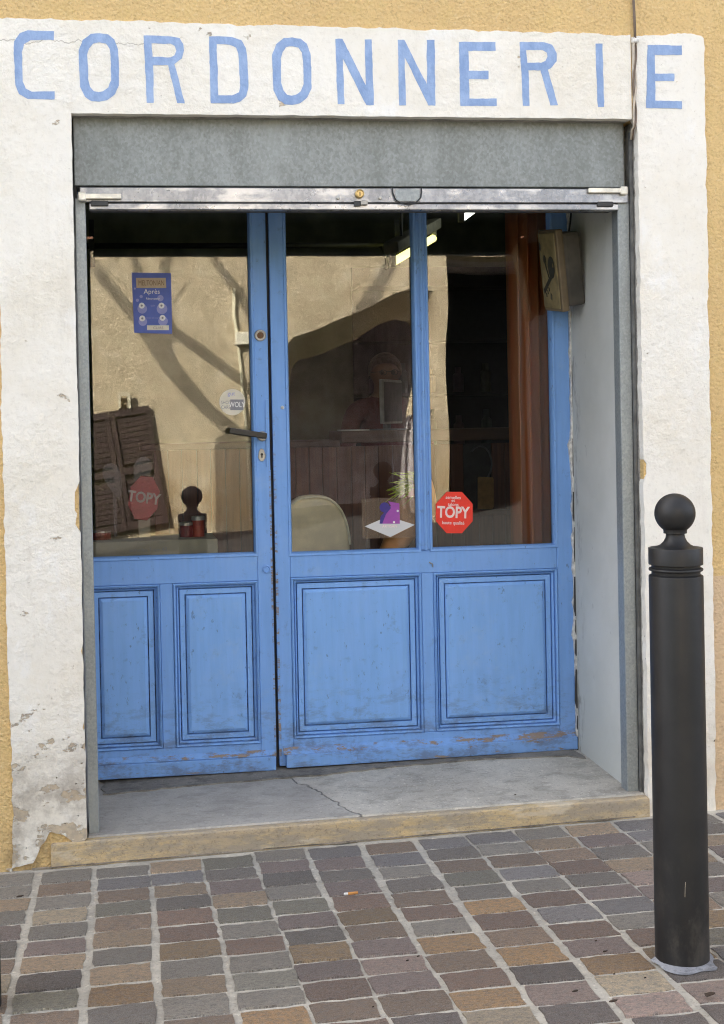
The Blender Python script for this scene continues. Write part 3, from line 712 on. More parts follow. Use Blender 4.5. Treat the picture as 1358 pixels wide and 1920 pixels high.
g = G(); vs_ = [(dx0, YD - .012, zk), (dx1 - .004, YD - .012, zk), (dx1 - .004, YD - .0005, zk + .016), (dx0, YD - .0005, zk + .016)]; g.slab([[(dx0, 0), (dx1 - .004, 0), (dx1 - .004, 1), (dx0, 1)]], lambda p, d: Vector((p[0], YD - .012 + .0115*p[1] + d*.01, zk + .018*p[1])), .5)
g.build('weather_moulding', M['blue_bare'], door, .001)
# ironmongery
hp = at(492, 818, YD - .006)
g = G(); g.lathe([(.0165, 0), (.0165, -.004), (.014, -.007), (.004, -.007)], (hp.x, YD, hp.z), 24, 'Y', ); ro = g.build('handle_rose', M['steel'], door, 0, False)
g = G(); g.tube([(hp.x, YD - .006, hp.z), (hp.x, YD - .036, hp.z)], .0075, 12); g.build('spindle', M['black'], ro, 0, True)
g = G(); e = at(431, 809, YD - .045); g2 = (hp.x + .010)
d_ = Vector((e.x - g2, 0, e.z - hp.z + .002))
g.box(0, d_.length, -.010, .006, -.0095, .0095)
ang = math.atan2(d_.z, d_.x)
g.build('handle', M['black'], door, .003, False, 2, Matrix.Translation((g2, YD - .042, hp.z + .001)) @ Matrix.Rotation(-ang, 4, 'Y'))
kp = at(491, 853, YD)
g = G(); prof = [(.0125*math.cos(t)*(.85 if math.sin(t) > 0 else 1), .021*math.sin(t)) for t in [2*math.pi*i/20 for i in range(20)]]
g.slab([prof], lambda p, d: Vector((kp.x + p[0], YD - .004 + d, kp.z + p[1])), .004); ke = g.build('keyhole_plate', M['steel'], door, .001)
g = G(); g.lathe([(.0042, 0), (.0042, -.001)], (kp.x, YD - .0042, kp.z + .002), 12, 'Y'); g.box(kp.x - .002, kp.x + .002, YD - .0052, YD - .0042, kp.z - .009, kp.z); g.build('keyhole', M['black'], ke)
lp_ = at(488, 629, YD)
g = G(); g.lathe([(.019, 0), (.019, -.005), (.0165, -.008), (.013, -.008), (.012, -.003), (.001, -.003)], (lp_.x, YD, lp_.z), 24, 'Y'); lo = g.build('lock_cylinder', M['steel'], door)
g = G(); g.lathe([(.0105, 0), (.0105, -.004), (.002, -.004)], (lp_.x, YD - .0031, lp_.z), 16, 'Y'); g.build('lock_core', plain('dark_bronze', (.10, .055, .03), .45, .6), lo)
bp = at(500, 1067, YD)
g = G(); g.lathe([(.014, 0), (.014, -.004), (.010, -.007), (.0075, -.004), (.001, -.004)], (bp.x, YD, bp.z), 20, 'Y'); g.build('bolt_boss', M['blue'], door)
g = G(); g.box(dx1 - .013, dx1 - .001, YD - .0042, YD - .0005, hp.z - .10, hp.z + .12); g.build('worn_strip', M['blue_worn'], door, .001)
g = G(); g.box(dx1 - .005, dx1 + .0008, YD - .0012, YD + .02, .14, hp.z - .11); g.build('worn_edge', M['blue_bare'], door)

# --- fixed right part
fx0, fx1 = X(512, 800, YD), 1.503
fix = thing('glazed_shopfront', 'blue fixed shopfront with two tall panes above two panels right of the door', 'shopfront', ((fx0 + fx1)/2, YD, .10))
s1 = X(539, 800, YD); s2 = X(1044, 1000, YD)
zg2 = Z(790, 1033, YD); zr2 = Z(800, 1074, YD); zp2 = Z(800, 1373, YD); zk2 = Z(800, 1398, YD)
m0, m1 = X(784, 800, YD), X(804, 800, YD)
bar('stile', fx0, s1, .108, ztop, fix); bar('stile', s2, fx1, .108, ztop, fix)
bar('rail', s1 + .0005, s2 - .0005, zr2, zg2, fix); bar('rail', s1 + .0005, s2 - .0005, zk2 - .03, zp2, fix); bar('rail', s1 + .0005, s2 - .0005, 2.0, ztop, fix)
n0, n1 = X(793, 1220, YD), X(815, 1220, YD)
bar('muntin', n0, n1, zp2 + .0005, zr2 - .0005, fix)
bar('mullion', m0, m1, zg2 + .0005, 1.9995, fix, 'blue', YD - .004, YD + .045, .006)
bar('mullion_fillet', (m0 + m1)/2 - .006, (m0 + m1)/2 + .006, zg2 + .001, 1.999, fix, 'blue', YD - .012, YD - .0045, .004)
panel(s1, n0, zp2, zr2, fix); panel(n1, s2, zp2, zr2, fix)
bead(s1, m0, zg2, 2.0, fix); bead(m1, s2, zg2, 2.0, fix)
pane('mid', s1 + .006, m0 - .006, zg2 + .004, 1.996, fix, 'glass_wavy', 0)
pane('right', m1 + .006, s2 - .006, zg2 + .004, 1.996, fix, 'glass_wavy', 0)
g = G(); g.box(fx0 + .020, fx1, YD - .020, YD - .0005, .106, zk2 - .001, lambda x, y: .010*(x - .6)); g.build('kickboard', M['blue_worn'], fix, .004, False, 2)
g = G(); g.slab([[(fx0 + .012, 0), (fx1 - .004, 0), (fx1 - .004, 1), (fx0 + .012, 1)]], lambda p, d: Vector((p[0], YD - .016 + .0155*p[1] + d*.01, zk2 + .022*p[1] + .006*(p[0] - .9))), .5)
g.build('weather_moulding', M['blue_bare'], fix, .001)
g = G(); g.box(fx0 - .0008, fx0 + .007, YD - .0012, YD + .02, .14, 1.95); g.build('worn_edge', M['blue_bare'], fix)
g = G(); g.box(dx1 + .0009, fx0 - .0009, YD + .024, YD + .040, .10, ztop); g.build('door_stop', M['dark_gap'], fix)
g = G(); g.box(dx0, fx1, YD, YD + .06, ztop + .001, 2.25); g.build('head_frame', M['blue'], fix)
fp = at(808, 1056, YD)
g = G(); g.tube([fp + Vector((-.006, -.002, .004)), fp + Vector((.004, -.006, -.002)), fp + Vector((.006, -.003, -.012))], .002, 6); g.build('bent_nail', M['steel'], fix)
np_ = at(530, 764, YD)
g = G(); g.lathe([(.006, 0), (.005, -.004), (.001, -.006)], (np_.x, YD, np_.z), 12, 'Y'); g.build('knob', M['flake'], fix)

# ================================================================== STICKERS ON THE GLASS
def flat(g, key, pts, off=.004, th=.0004, holes=()):
    def fn(p, d):
        c, n = PANES[key]; return on_pane(key, p[0], p[1], off) + n*d
    return g.slab([pts] + list(holes), fn, th)
def circ(cx, cy, r, n=24, ry=None): return [(cx + r*math.cos(2*math.pi*i/n), cy + (ry or r)*math.sin(2*math.pi*i/n)) for i in range(n)]
def txt(name, s, key, cx, cy, hpx, mat, parent, off=.0032, bold=0.0, rot=0.0, sx=1.0):
    g = G(); ca, sa = math.cos(rot), math.sin(rot)
    def fn(p, d):
        u, v = p[0]*ca + p[1]*sa, -p[0]*sa + p[1]*ca
        return on_pane(key, cx + u, cy - v, off)
    text_mesh(g, s, fn, hpx*1.4, bold=bold, sx=sx)
    return g.build(name, mat, parent)
pm = {k: plain('print_' + k, c, .55, 0, .06, 40, 0) for k, c in dict(blue=(.075, .12, .42), lilac=(.26, .28, .55), beige=(.46, .36, .24), brown=(.20, .12, .05), white=(.72, .72, .70), cream=(.66, .62, .50), grey=(.22, .22, .24), red=(.80, .035, .015), purple=(.30, .06, .34), navy=(.035, .02, .20), pink=(.80, .62, .58)).items()}
pc = on_pane('left', 286, 570)
po = thing('poster', 'blue printed poster with a beige name plate behind the left door pane', 'poster', pc)
flat(G(), 'left', [(247, 511), (321, 512), (323, 626), (252, 624)]).build('sheet', pm['blue'], po) if False else None
g = G(); flat(g, 'left', [(247, 511), (321, 512), (323, 626), (252, 624)]); g.build('sheet', pm['blue'], po)
g = G(); flat(g, 'left', [(255, 521), (311, 521), (312, 540), (256, 540)], .0036); g.build('name_plate', pm['beige'], po)
txt('lettering', 'MELTONIAN', 'left', 284, 531, 10, pm['brown'], po, .0032, 0, -.0, .62)
txt('lettering', 'Après', 'left', 285, 547, 9, pm['white'], po, .0034, 0)
txt('lettering', 'Rénovateur', 'left', 287, 560, 4, pm['white'], po, .0034, 0)
txt('lettering', 'cuir', 'left', 287, 573, 4, pm['lilac'], po, .0034, 0); txt('lettering', 'nettoie et nourrit', 'left', 287, 596, 3, pm['lilac'], po, .0034, 0)
for i, (x, y, r, big) in enumerate(((266, 573, 5.5, 9), (303, 573, 5.5, 10), (267, 597, 5.5, 8), (305, 596, 5.5, 9))):
    g = G(); flat(g, 'left', circ(x + 1, y + 6, big), .0037); g.build('roundel', pm['lilac'], po)
    g = G(); flat(g, 'left', circ(x, y, r), .0034); g.build('roundel', pm['white'], po)
    g = G(); flat(g, 'left', circ(x, y, 2), .0031); g.build('roundel', pm['grey'], po)
for x, y, r in ((265, 556, 3), (258, 563, 3), (301, 559, 6), (253, 541, 2)):
    g = G(); flat(g, 'left', circ(x, y, r, 12), .0036); g.build('spot', pm['lilac'], po)
g = G(); flat(g, 'left', [(276, 610), (317, 610), (317, 619), (276, 619)], .0036); g.build('price_strip', pm['cream'], po)
txt('lettering', 'CUIRS', 'left', 297, 615, 5, pm['grey'], po, .0033)

st = thing('round_sticker', 'white round sticker above the black lever handle', 'sticker', on_pane('left', 436, 754))
g = G(); flat(g, 'left', circ(436, 754, 24.5, 36)); g.build('disc', pm['cream'], st)
g = G(); flat(g, 'left', [(432, 749), (457, 749), (457, 769), (432, 769)], .0037); g.build('logo_box', pm['grey'], st)
txt('lettering', 'WOLY', 'left', 444.5, 759, 10, pm['white'], st, .0034, .2, 0, .72)
txt('lettering', 'SHOE', 'left', 423.5, 755, 7, pm['grey'], st, .0036, 0, 0, .72); txt('lettering', 'CARE', 'left', 423.5, 764, 7, pm['grey'], st, .0036, 0, 0, .72)
txt('lettering', 'gut', 'left', 434, 738, 8, pm['lilac'], st, .0036)

ar = thing('craft_sticker', 'square smoky sticker with a white diamond and purple emblem on the middle pane', 'sticker', on_pane('mid', 728, 972))
film = mk_film('smoky_film', (.26, .19, .13), .22)
g = G(); flat(g, 'mid', [(678, 935), (782, 932), (783, 1007), (680, 1010)], .0045); g.build('film', film, ar)
g = G(); flat(g, 'mid', [(684, 987), (728, 968), (778, 984), (732, 1007)], .0040); g.build('diamond', mk_film('diamond_white', (.74, .74, .74), .72), ar)
g = G(); flat(g, 'mid', [(714, 982), (718, 969), (730, 955), (733, 948), (728, 940), (738, 942), (749, 944), (750, 982)], .0036); g.build('emblem', pm['purple'], ar)
g = G(); flat(g, 'mid', [(712, 982), (714, 968), (727, 955), (732, 948), (733, 953), (724, 964), (717, 982)], .0033); g.build('emblem', pm['navy'], ar)
g = G(); flat(g, 'mid', circ(721.5, 951.5, 9.5)); g.build('emblem_disc', pm['navy'], ar)
for x, y in ((746, 958), (739, 979)):
    g = G(); flat(g, 'mid', circ(x, y, 2.2, 8), .0030); g.build('star', pm['white'], ar)
txt('lettering', 'ARTISAN', 'mid', 731, 987, 5, pm['pink'], ar, .0034, 0)

to = thing('octagonal_sticker', 'red octagonal sticker in the lower left corner of the right pane', 'sticker', on_pane('right', 852, 961))
oc = [(852 + 39.5*math.cos(math.pi*(i + .5)/4)*.95, 961 + 42*math.sin(math.pi*(i + .5)/4)) for i in range(8)]
oc = [(x + (0 if abs(x - 852) < 30 else 0), y) for x, y in oc]
g = G(); flat(g, 'right', oc); g.build('octagon', pm['red'], to)
txt('lettering', 'TOPY', 'right', 850, 961.5, 21, pm['pink'], to, .0034, .9, .03, .80)
for s_, y in (('semelles', 933), ('et', 938.5), ('talons', 946)):
    txt('lettering', s_, 'right', 850, y, 6, pm['pink'], to, .0034, .12, .03)
txt('lettering', 'haute qualité', 'right', 850, 980.5, 6.3, pm['pink'], to, .0034, .12, .03, .92)

# ================================================================== KEY SIGN ON THE REVEAL
ks_c = at(1062, 508, .41)
ks = thing('key_sign', 'yellowed key cutting sign box fixed high on the right reveal', 'sign', (1.44, .41, ks_c.z))
hw, hh = .068, .132
rotk = Matrix.Translation((1.405, .405, ks_c.z)) @ Matrix.Rotation(R(-8), 4, 'Y') @ Matrix.Rotation(R(5), 4, 'Z') @ Matrix.Rotation(R(8), 4, 'X')
m_sign = plain('yellowed_plastic', (.23, .18, .085), .5, 0, .3, 25); m_case = plain('dark_sign_case', (.06, .055, .045), .6, 0, .3, 15); m_rim = plain('brown_sign_rim', (.13, .098, .055), .5, 0, .2, 12)
g = G(); g.box(-.004, .022, -hw, hw, -hh, hh); g.build('rim', m_rim, ks, .006, False, 2, rotk)
g = G(); g.box(.0225, .085, -hw*.88, hw*.88, -hh*.90, hh*.90); g.build('case', m_case, ks, .012, False, 2, rotk)
g = G(); g.box(-.0075, -.0042, -hw*.90, hw*.90, -hh*.92, hh*.92); fc = g.build('face', m_sign, ks, .002, False, 1, rotk)
g = G()
def kf(p, d): return Vector((-.0095 + d, -p[0], p[1]))     # seen from the left, far side on the left
bow = [(.022 + .024*math.cos(t), .012 + .036*math.sin(t)) for t in [2*math.pi*i/20 for i in range(20)]]
g.slab([[(-x, y) for x, y in bow], [(-(.034 + .006*math.cos(t)), .018 + .008*math.sin(t)) for t in [2*math.pi*i/10 for i in range(10)]]], lambda p, d: Vector((-.0088 + d, p[0], p[1])), .001)
g.slab([[(-.012, -.012), (-.024, -.02), (.045, -.075), (.052, -.062)]], lambda p, d: Vector((-.0092 + d, p[0], p[1])), .001)
for k in range(3):
    xk = .02 + k*.012
    g.slab([[(xk - .014, -.055 - k*.0095), (xk - .008, -.052 - k*.0095), (xk - .010, -.066 - k*.0095), (xk - .016, -.066 - k*.0095)]], lambda p, d: Vector((-.0090 + d, p[0], p[1])), .0008)
g.slab([[(.0, -.02), (.005, -.022), (.028, .03), (.022, .034)]], lambda p, d: Vector((-.0091 + d, p[0], p[1])), .001)
g.slab([[(.025 + .010*math.cos(t), .038 + .014*math.sin(t)) for t in [2*math.pi*i/12 for i in range(12)]]], lambda p, d: Vector((-.0087 + d, p[0], p[1])), .001)
g.build('key_emblem', M['black'], ks, 0, False, 1, rotk)
g = G()
g.slab([[(.045, .066), (.058, .070), (.055, .094), (.046, .088)]], lambda p, d: Vector((-.0090 + d, p[0], p[1])), .001); g.build('sign_mark', m_case, ks, 0, False, 1, rotk)
g = G(); g.slab([[(-.006, -.095), (.004, -.09), (.0, -.070), (-.01, -.078)]], lambda p, d: Vector((-.0090 + d, p[0], p[1])), .001)
g.build('sign_mark', m_case, ks, 0, False, 1, rotk)
g = G(); g.tube([(1.487, .47, ks_c.z + .12), (1.495, .47, ks_c.z + .16), (1.498, .46, ks_c.z + .22)], .003, 6); g.build('cable', M['black'], ks, 0, True)

# ================================================================== FACADE CABLE
cab = thing('cable', 'thin grey cable running down the joint beside the last painted letter', 'cable', at(1189, 75, -.004))
mc = plain('weathered_cable', (.16, .12, .09), .7); mcl = plain('pale_cable', (.52, .46, .38), .7)
xk = [at(px, py, -.005) for px, py in ((1187, -60), (1188, 0), (1190, 40), (1191, 74))]
g = G(); g.tube(xk, .0042, 8); g.build('sheath', mc, cab, 0, True)
for j in (0, 1):
    pts = []
    for i in range(30):
        t = i/29; py = 70 + t*166; px = 1191 + (-.5 if t < .5 else -.5) + 2.6*math.sin(t*9 + j*math.pi)
        p = at(px, py, -.004 + .002*math.cos(t*9 + j*math.pi)); pts.append(p)
    pts += [at(1188 - j*3, 243, .012), at(1186 - j*3, 262, .028)]
    g = G(); g.tube(pts, .0029, 7); g.build('wire', mcl if j else mc, cab, 0, True)
p = at(1192, 76, -.010); g = G(); g.box(p.x - .012, p.x + .012, -.0125, -.0005, p.z - .006, p.z + .007); g.build('clip', M['flake'], cab, .003)

# ================================================================== BOLLARDS
BR_ = .057
def bollard_prof(H, s=1.0, drum=0):
    u = BR_/384*s
    pr = []
    cyb = 580
    for i in range(19):
        t = math.pi/2 - i*(math.pi*.80)/18
        pr.append((max(.0004, 290*math.cos(t)), cyb - 290*math.sin(t)))
    pr += [(165, 838), (166, 868), (132, 876), (131, 890), (138, 930), (165, 985), (215, 1035), (280, 1065), (330, 1077), (381, 1077), (384, 1082), (384, 1312), (381, 1320), (345, 1330), (343, 1362), (378, 1374), (384, 1392), (378, 1408), (345, 1420), (343, 1462), (380, 1480), (384, 1495)]
    out = [(r*u, H - (h - 290)*u) for r, h in pr]
    out += [(BR_*s, .3*H), (BR_*s, 0.002)]
    return out
def mk_bollard(label, loc, H, s=1.0, group='black ball topped bollards along the kerb'):
    b = thing('bollard', label, 'bollard', loc, group)
    pr = bollard_prof(H, s)
    head = pr[:31]; post = pr[30:]
    g = G(); g.lathe(list(reversed(post)), loc, 48); o1 = g.build('post', M['black_iron'], b, 0, True)
    g = G(); g.lathe(list(reversed(head)), loc, 48); o2 = g.build('ball_finial', M['black_iron'], b, 0, True)
    for o in (o1, o2):
        o.data.set_sharp_from_angle(angle=R(32))
    return b
b1 = ground_at(1280, 1800); b1 = (1.186, -1.025, gz(1.186, -1.025) + .006)
B1 = mk_bollard('black ball topped bollard standing in front of the right jamb', b1, 1.008)
b2 = (-.326, -.907, gz(-.33, -.907) + .006)
mk_bollard('black bollard cut by the left edge of the photo', b2, 1.008)
b3 = (.485, -2.9, gz(.485, -2.9))
mk_bollard('squat black bollard with a large ball seen as a dark reflection in the left pane', b3, .84, 1.40)
# mortar collar round the visible bollard
mcol = mk_concrete('bluish_mortar', (.26, .27, .30), (.36, .37, .39))
for i, bb in enumerate((b1,)):
    g = G(); n = 36; top = []; low = []
    for k in range(n):
        a = 2*math.pi*k/n; rr = .064 + .014*mnoise.noise(Vector((math.cos(a)*2, math.sin(a)*2, i + .5)))
        rr += .016*max(0, -math.sin(a))
        low.append(g.bm.verts.new((bb[0] + rr*math.cos(a), bb[1] + rr*math.sin(a), gz(bb[0] + rr*math.cos(a), bb[1] + rr*math.sin(a)) + .0058)))
        top.append(g.bm.verts.new((bb[0] + .054*math.cos(a), bb[1] + .054*math.sin(a), bb[2] + .006)))
    for k in range(n): g.bm.faces.new((low[k], low[(k + 1) % n], top[(k + 1) % n], top[k]))
    o = g.build('mortar_collar', mcol, pave, 0, True)
for (px, py, l) in ((1285, 1668, .016),):
    d = ray(px, py)
    # scratch on the bollard post
    oc_ = CP - Vector((b1[0], b1[1], 0)); A = d.x**2 + d.y**2; Bq = 2*(oc_.x*d.x + oc_.y*d.y); Cq = oc_.x**2 + oc_.y**2 - BR_**2
    disc = Bq*Bq - 4*A*Cq
    if disc > 0:
        t = (-Bq - math.sqrt(disc))/(2*A); p = CP + d*(t - .0004)
        g = G(); g.tube([p + Vector((.001, 0, l)), p + Vector((0, 0, .3*l)), p - Vector((.0008, 0, l))], .0004, 5); g.build('scratch', mcl, B1)

# cigarette end
cp = ground_at(657, 1685); cp.z += .016
cg = thing('cigarette_end', 'orange and white cigarette end lying on the paving before the step', 'cigarette', cp)
g = G(); g.tube([cp + Vector((-.006, 0, -.003)), cp + Vector((.020, .003, -.003))], .0036, 10); g.build('filter', plain('orange_filter', (.55, .25, .07), .8), cg)
g = G(); g.tube([cp + Vector((-.016, -.001, -.003)), cp + Vector((-.0062, 0, -.003))], .0034, 10); g.build('paper', pm['white'], cg)
# bits of dirt
mdirt = plain('dead_leaf', (.045, .03, .02), .9)
for i, (px, py, s_) in enumerate(((1150, 1889, .010), (1118, 1775, .004), (1135, 1795, .006), (1152, 1838, .004), (1080, 1870, .008), (1330, 1877, .016), (838, 1520, .010), (966, 1492, .006), (765, 1812, .004), (785, 1804, .004), (38, 1690, .012), (850, 1758, .004), (1210, 1845, .004), (700, 1900, .004))):
    q = ground_at(px, py); base = gz(q.x, q.y) + .0105
    if py < 1560:
        q = at(px, py, .1); base = q.z
    g = G(); r = random.Random(i); n = 6
    g.slab([[(s_*math.cos(2*math.pi*k/n)*r.uniform(.5, 1), s_*.5*math.sin(2*math.pi*k/n)*r.uniform(.5, 1)) for k in range(n)]], lambda p, d: Vector((q.x + p[0], q.y + p[1], base + .004 - d + .15*p[0])), .002)
    where = ['left of the bollard foot, lower bit', 'left of the bollard', 'by the bollard, larger bit', 'below the bollard foot', 'low in the right paving', 'at the lower right corner', 'on the threshold, long bit', 'on the right of the threshold', 'between grey stones', 'in the paving joint', 'beside the left bollard', 'in the middle of the paving', 'under the bollard', 'at the bottom edge'][i]
    tag(g.build('dirt_speck', mdirt), label='small dark dirt speck ' + where, cat='dirt', group='dark specks littering the paving and step')

# ================================================================== INSIDE THE SHOP
yc = 2.3
ctr = thing('shop_counter', 'tall counter clad in red brown boards inside the shop', 'counter', (1.2, yc, .086))
zc = Z(600, 826, yc)
x = .16; k = 0
while x < 2.25:
    xa, xb_ = x, x + .062 + .01*random.random()
    hidden = X(868, 890, yc) - .02 < xa and xb_ < X(930, 890, yc) + .01
    z1 = zc - .03 if not hidden else Z(900, 957, yc) - .01
    g = G(); g.box(xa, xb_ - .003, yc, yc + .018, .088, z1); g.build('plank', M['plank'], ctr, .002); x = xb_
g = G(); g.box(.10, X(636, 820, yc), yc - .03, yc + .30, zc - .03, zc); g.build('counter_top', M['counter_top'], ctr, .004)
zc2 = Z(760, 806, yc)
g = G(); g.box(X(636, 820, yc) + .001, 2.35, yc - .05, yc + .30, zc2 - .055, zc2); g.build('raised_shelf', M['counter_top'], ctr, .004)
g = G(); g.box(X(868, 960, yc), X(960, 960, yc), yc - .03, yc - .001, Z(900, 966, yc), Z(900, 956, yc)); g.build('ledge', M['plank'], ctr, .002)
g = G(); g.box(.17, 2.24, yc + .02, yc + .04, .088, zc - .031); g.build('backing', M['dark_gap'], ctr)
g = G(); g.tube([at(900 + 22*math.cos(t), 870 + 34*math.sin(t), yc - .02) for t in [i*.35 - 2.4 for i in range(12)]], .005, 6)
tag(g.build('cable_loop', plain('grey_cable', (.16, .16, .17), .6), None, 0, True), label='grey cable loop hanging in the counter recess above the tan board', cat='cable')
g = G(); g.slab([[(897, 896), (899, 894), (924, 895), (926, 899), (926, 950), (923, 955), (897, 955)]], lambda p, d: at(p[0], p[1], yc - .034) + Vector((0, d, 0)), .012)
tag(g.build('tan_board', plain('tan_card', (.42, .24, .08), .7)), label='tan board standing on the ledge of the counter recess', cat='board')
# monitor seen edge on
mp = at(735, 800, 2.42)
mon = thing('monitor', 'thin computer monitor on the counter seen edge on', 'monitor', (mp.x, 2.42, zc2))
zt_ = Z(733, 712, 2.42)
mw = plain('silver_bezel', (.45, .46, .47), .4, .3); mk_ = plain('screen_back', (.10, .11, .13), .5)
rm = Matrix.Translation((mp.x, 2.42, 0)) @ Matrix.Rotation(R(62), 4, 'Z')
g = G(); g.box(-.16, .16, -.008, .012, zc2 + .03, zt_); g.build('bezel', mw, mon, .004, False, 1, rm)
g = G(); g.box(-.15, .15, -.0095, -.0082, zc2 + .04, zt_ - .012); g.build('screen', mk_, mon, 0, False, 1, rm)
g = G(); g.box(-.03, .03, .013, .035, zc2 + .006, zc2 + .16); g.box(-.08, .08, -.05, .09, zc2 + .001, zc2 + .0055); g.build('stand', mk_, mon, .003, False, 1, rm)
p0, p1 = at(640, 808, 2.33), at(690, 803, 2.33)
g = G(); g.box(p0.x, p1.x, 2.29, 2.45, zc2 + .001, zc2 + .006); tag(g.build('paper_stack', pm['white']), label='white sheets of paper lying on the counter beside the monitor', cat='paper')
# cobbler behind the counter
def person():
    P = at(722, 705, 3.4); hx, hy, hz = P.x, 3.4, P.z
    fl = .086
    pr = thing('person', 'person in a dark red jumper standing behind the counter and monitor', 'person', (hx, hy, fl))
    V = []; Rr = []; Ed = []
    def v(x, y, z, r, par=None, ry=None):
        V.append((hx + x, hy + y, z)); Rr.append((r, ry or r))
        if par is not None: Ed.append((par, len(V) - 1))
        return len(V) - 1
    sc_h = hz - fl
    pel = v(0, 0, fl + sc_h*.56, .15, None, .12)
    wa = v(0, 0, fl + sc_h*.68, .145, pel, .115); ch = v(0, 0, fl + sc_h*.80, .165, wa, .12); up = v(0, .01, fl + sc_h*.875, .11, ch, .085)
    nk = v(0, .0, fl + sc_h*.925, .056, up); hd0 = v(0, -.012, hz - .04, .068, nk); hd1 = v(0, -.012, hz + .02, .083, hd0); hd2 = v(0, -.006, hz + .075, .066, hd1)
    for s in (-1, 1):
        h_ = v(s*.09, 0, fl + sc_h*.50, .085, pel); kn = v(s*.10, -.01, fl + sc_h*.29, .058, h_); an = v(s*.10, .02, fl + .08, .040, kn); v(s*.11, -.10, fl + .035, .034, an)
        sh_ = v(s*.175, .01, fl + sc_h*.865, .066, up); el = v(s*.235, -.01, fl + sc_h*.68, .046, sh_); wr = v(s*.20, -.20, fl + sc_h*.625, .032, el); pa = v(s*.18, -.27, fl + sc_h*.62, .032, wr)
        for f in range(4):
            a = v(s*.18 + (f - 1.5)*.020, -.325 + .008*abs(f - 1.5), fl + sc_h*.615, .0095, pa); v(s*.18 + (f - 1.5)*.021, -.37 + .010*abs(f - 1.5), fl + sc_h*.605, .0085, a)
        a = v(s*.18 - s*.035, -.285, fl + sc_h*.615, .011, pa); v(s*.18 - s*.05, -.325, fl + sc_h*.61, .009, a)
    me = bpy.data.meshes.new('body'); me.from_pydata(V, Ed, []); o = bpy.data.objects.new('body', me); col.objects.link(o)
    md = o.modifiers.new('skin', 'SKIN'); sub = o.modifiers.new('sub', 'SUBSURF'); sub.levels = 2; sub.render_levels = 2
    for i, r in enumerate(Rr): me.skin_vertices[0].data[i].radius = r
    me.skin_vertices[0].data[0].use_root = True
    dg = bpy.context.evaluated_depsgraph_get(); nm = bpy.data.meshes.new_from_object(o.evaluated_get(dg))
    bpy.data.objects.remove(o); bpy.data.meshes.remove(me)
    nm.name = 'body'
    skin = plain('skin', (.24, .125, .09), .55, 0, .12, 20); red = plain('dark_red_jumper', (.12, .02, .026), .9, 0, .15, 60); tr = plain('dark_trousers', (.03, .032, .04), .9); shoe = plain('shoe_leather', (.02, .016, .014), .5)
    for mm in (skin, red, tr, shoe): nm.materials.append(mm)
    for p in nm.polygons:
        p.use_smooth = True
        z = p.center.z; y = p.center.y - hy
        p.material_index = 0 if (z > fl + sc_h*.915 or (y < -.20 and z > fl + .4)) else (1 if z > fl + sc_h*.53 else (2 if z > fl + .09 else 3))
    # face: brow, eye sockets, nose, chin and ears pulled out of the head
    for vt in nm.vertices:
        d = vt.co - Vector((hx, hy - .012, hz))
        if d.z > -.11 and d.length < .17:
            if d.y < -.04:
                vt.co.y -= .026*math.exp(-((d.x/.014)**2 + ((d.z + .005)/.022)**2)) + .008*math.exp(-((d.x/.03)**2 + ((d.z + .075)/.02)**2)) + .006*math.exp(-((d.x/.05)**2 + ((d.z - .040)/.012)**2))
                for s in (-1, 1): vt.co.y += .010*math.exp(-(((d.x - s*.03)/.014)**2 + ((d.z - .020)/.010)**2))
            if abs(d.y - .02) < .03: vt.co.x += math.copysign(.016*math.exp(-(((d.z - .005)/.028)**2)), d.x)
    for vt in nm.vertices: vt.co -= Vector((hx, hy, fl))
    b = bpy.data.objects.new('body', nm); col.objects.link(b); b.parent = pr
    g = G()
    bmesh.ops.create_uvsphere(g.bm, u_segments=20, v_segments=12, radius=.096)
    for vt in g.bm.verts:
        vt.co = Vector((vt.co.x*.98, vt.co.y*1.08, vt.co.z*1.05))
    bmesh.ops.delete(g.bm, geom=[v_ for v_ in g.bm.verts if v_.co.y < -.035 + max(0, v_.co.z)*-.3 or v_.co.z < -.05], context='VERTS')
    g.build('hair', plain('grey_hair', (.22, .18, .14), .8, 0, .3, 60), pr, 0, True, 1, Matrix.Translation((hx, hy, hz + .03)))
    g = G()
    for s in (-1, 1):
        g.tube([(hx + s*.031 + .019*math.cos(t), hy - .108, hz + .016 + .014*math.sin(t)) for t in [2*math.pi*i/14 for i in range(15)]], .0018, 6, False)
        g.tube([(hx + s*.05, hy - .106, hz + .02), (hx + s*.082, hy - .02, hz + .02)], .0018, 6)
    g.tube([(hx - .012, hy - .11, hz + .02), (hx + .012, hy - .11, hz + .02)], .0018, 6)
    g.build('spectacles', M['dark_gap'], pr)
    for s in (-1, 1):
        g = G(); bmesh.ops.create_uvsphere(g.bm, u_segments=10, v_segments=8, radius=.011)
        g.build('eye', plain('eye', (.12, .10, .09), .2), pr, 0, True, 1, Matrix.Translation((hx + s*.031, hy - .081, hz + .018)))
    g = G(); g.tube([(hx - .022, hy - .094, hz - .052), (hx, hy - .101, hz - .050), (hx + .022, hy - .094, hz - .052)], [.003, .005, .003], 6); g.build('mouth', plain('lips', (.26, .09, .07), .5), pr, 0, True)
person()

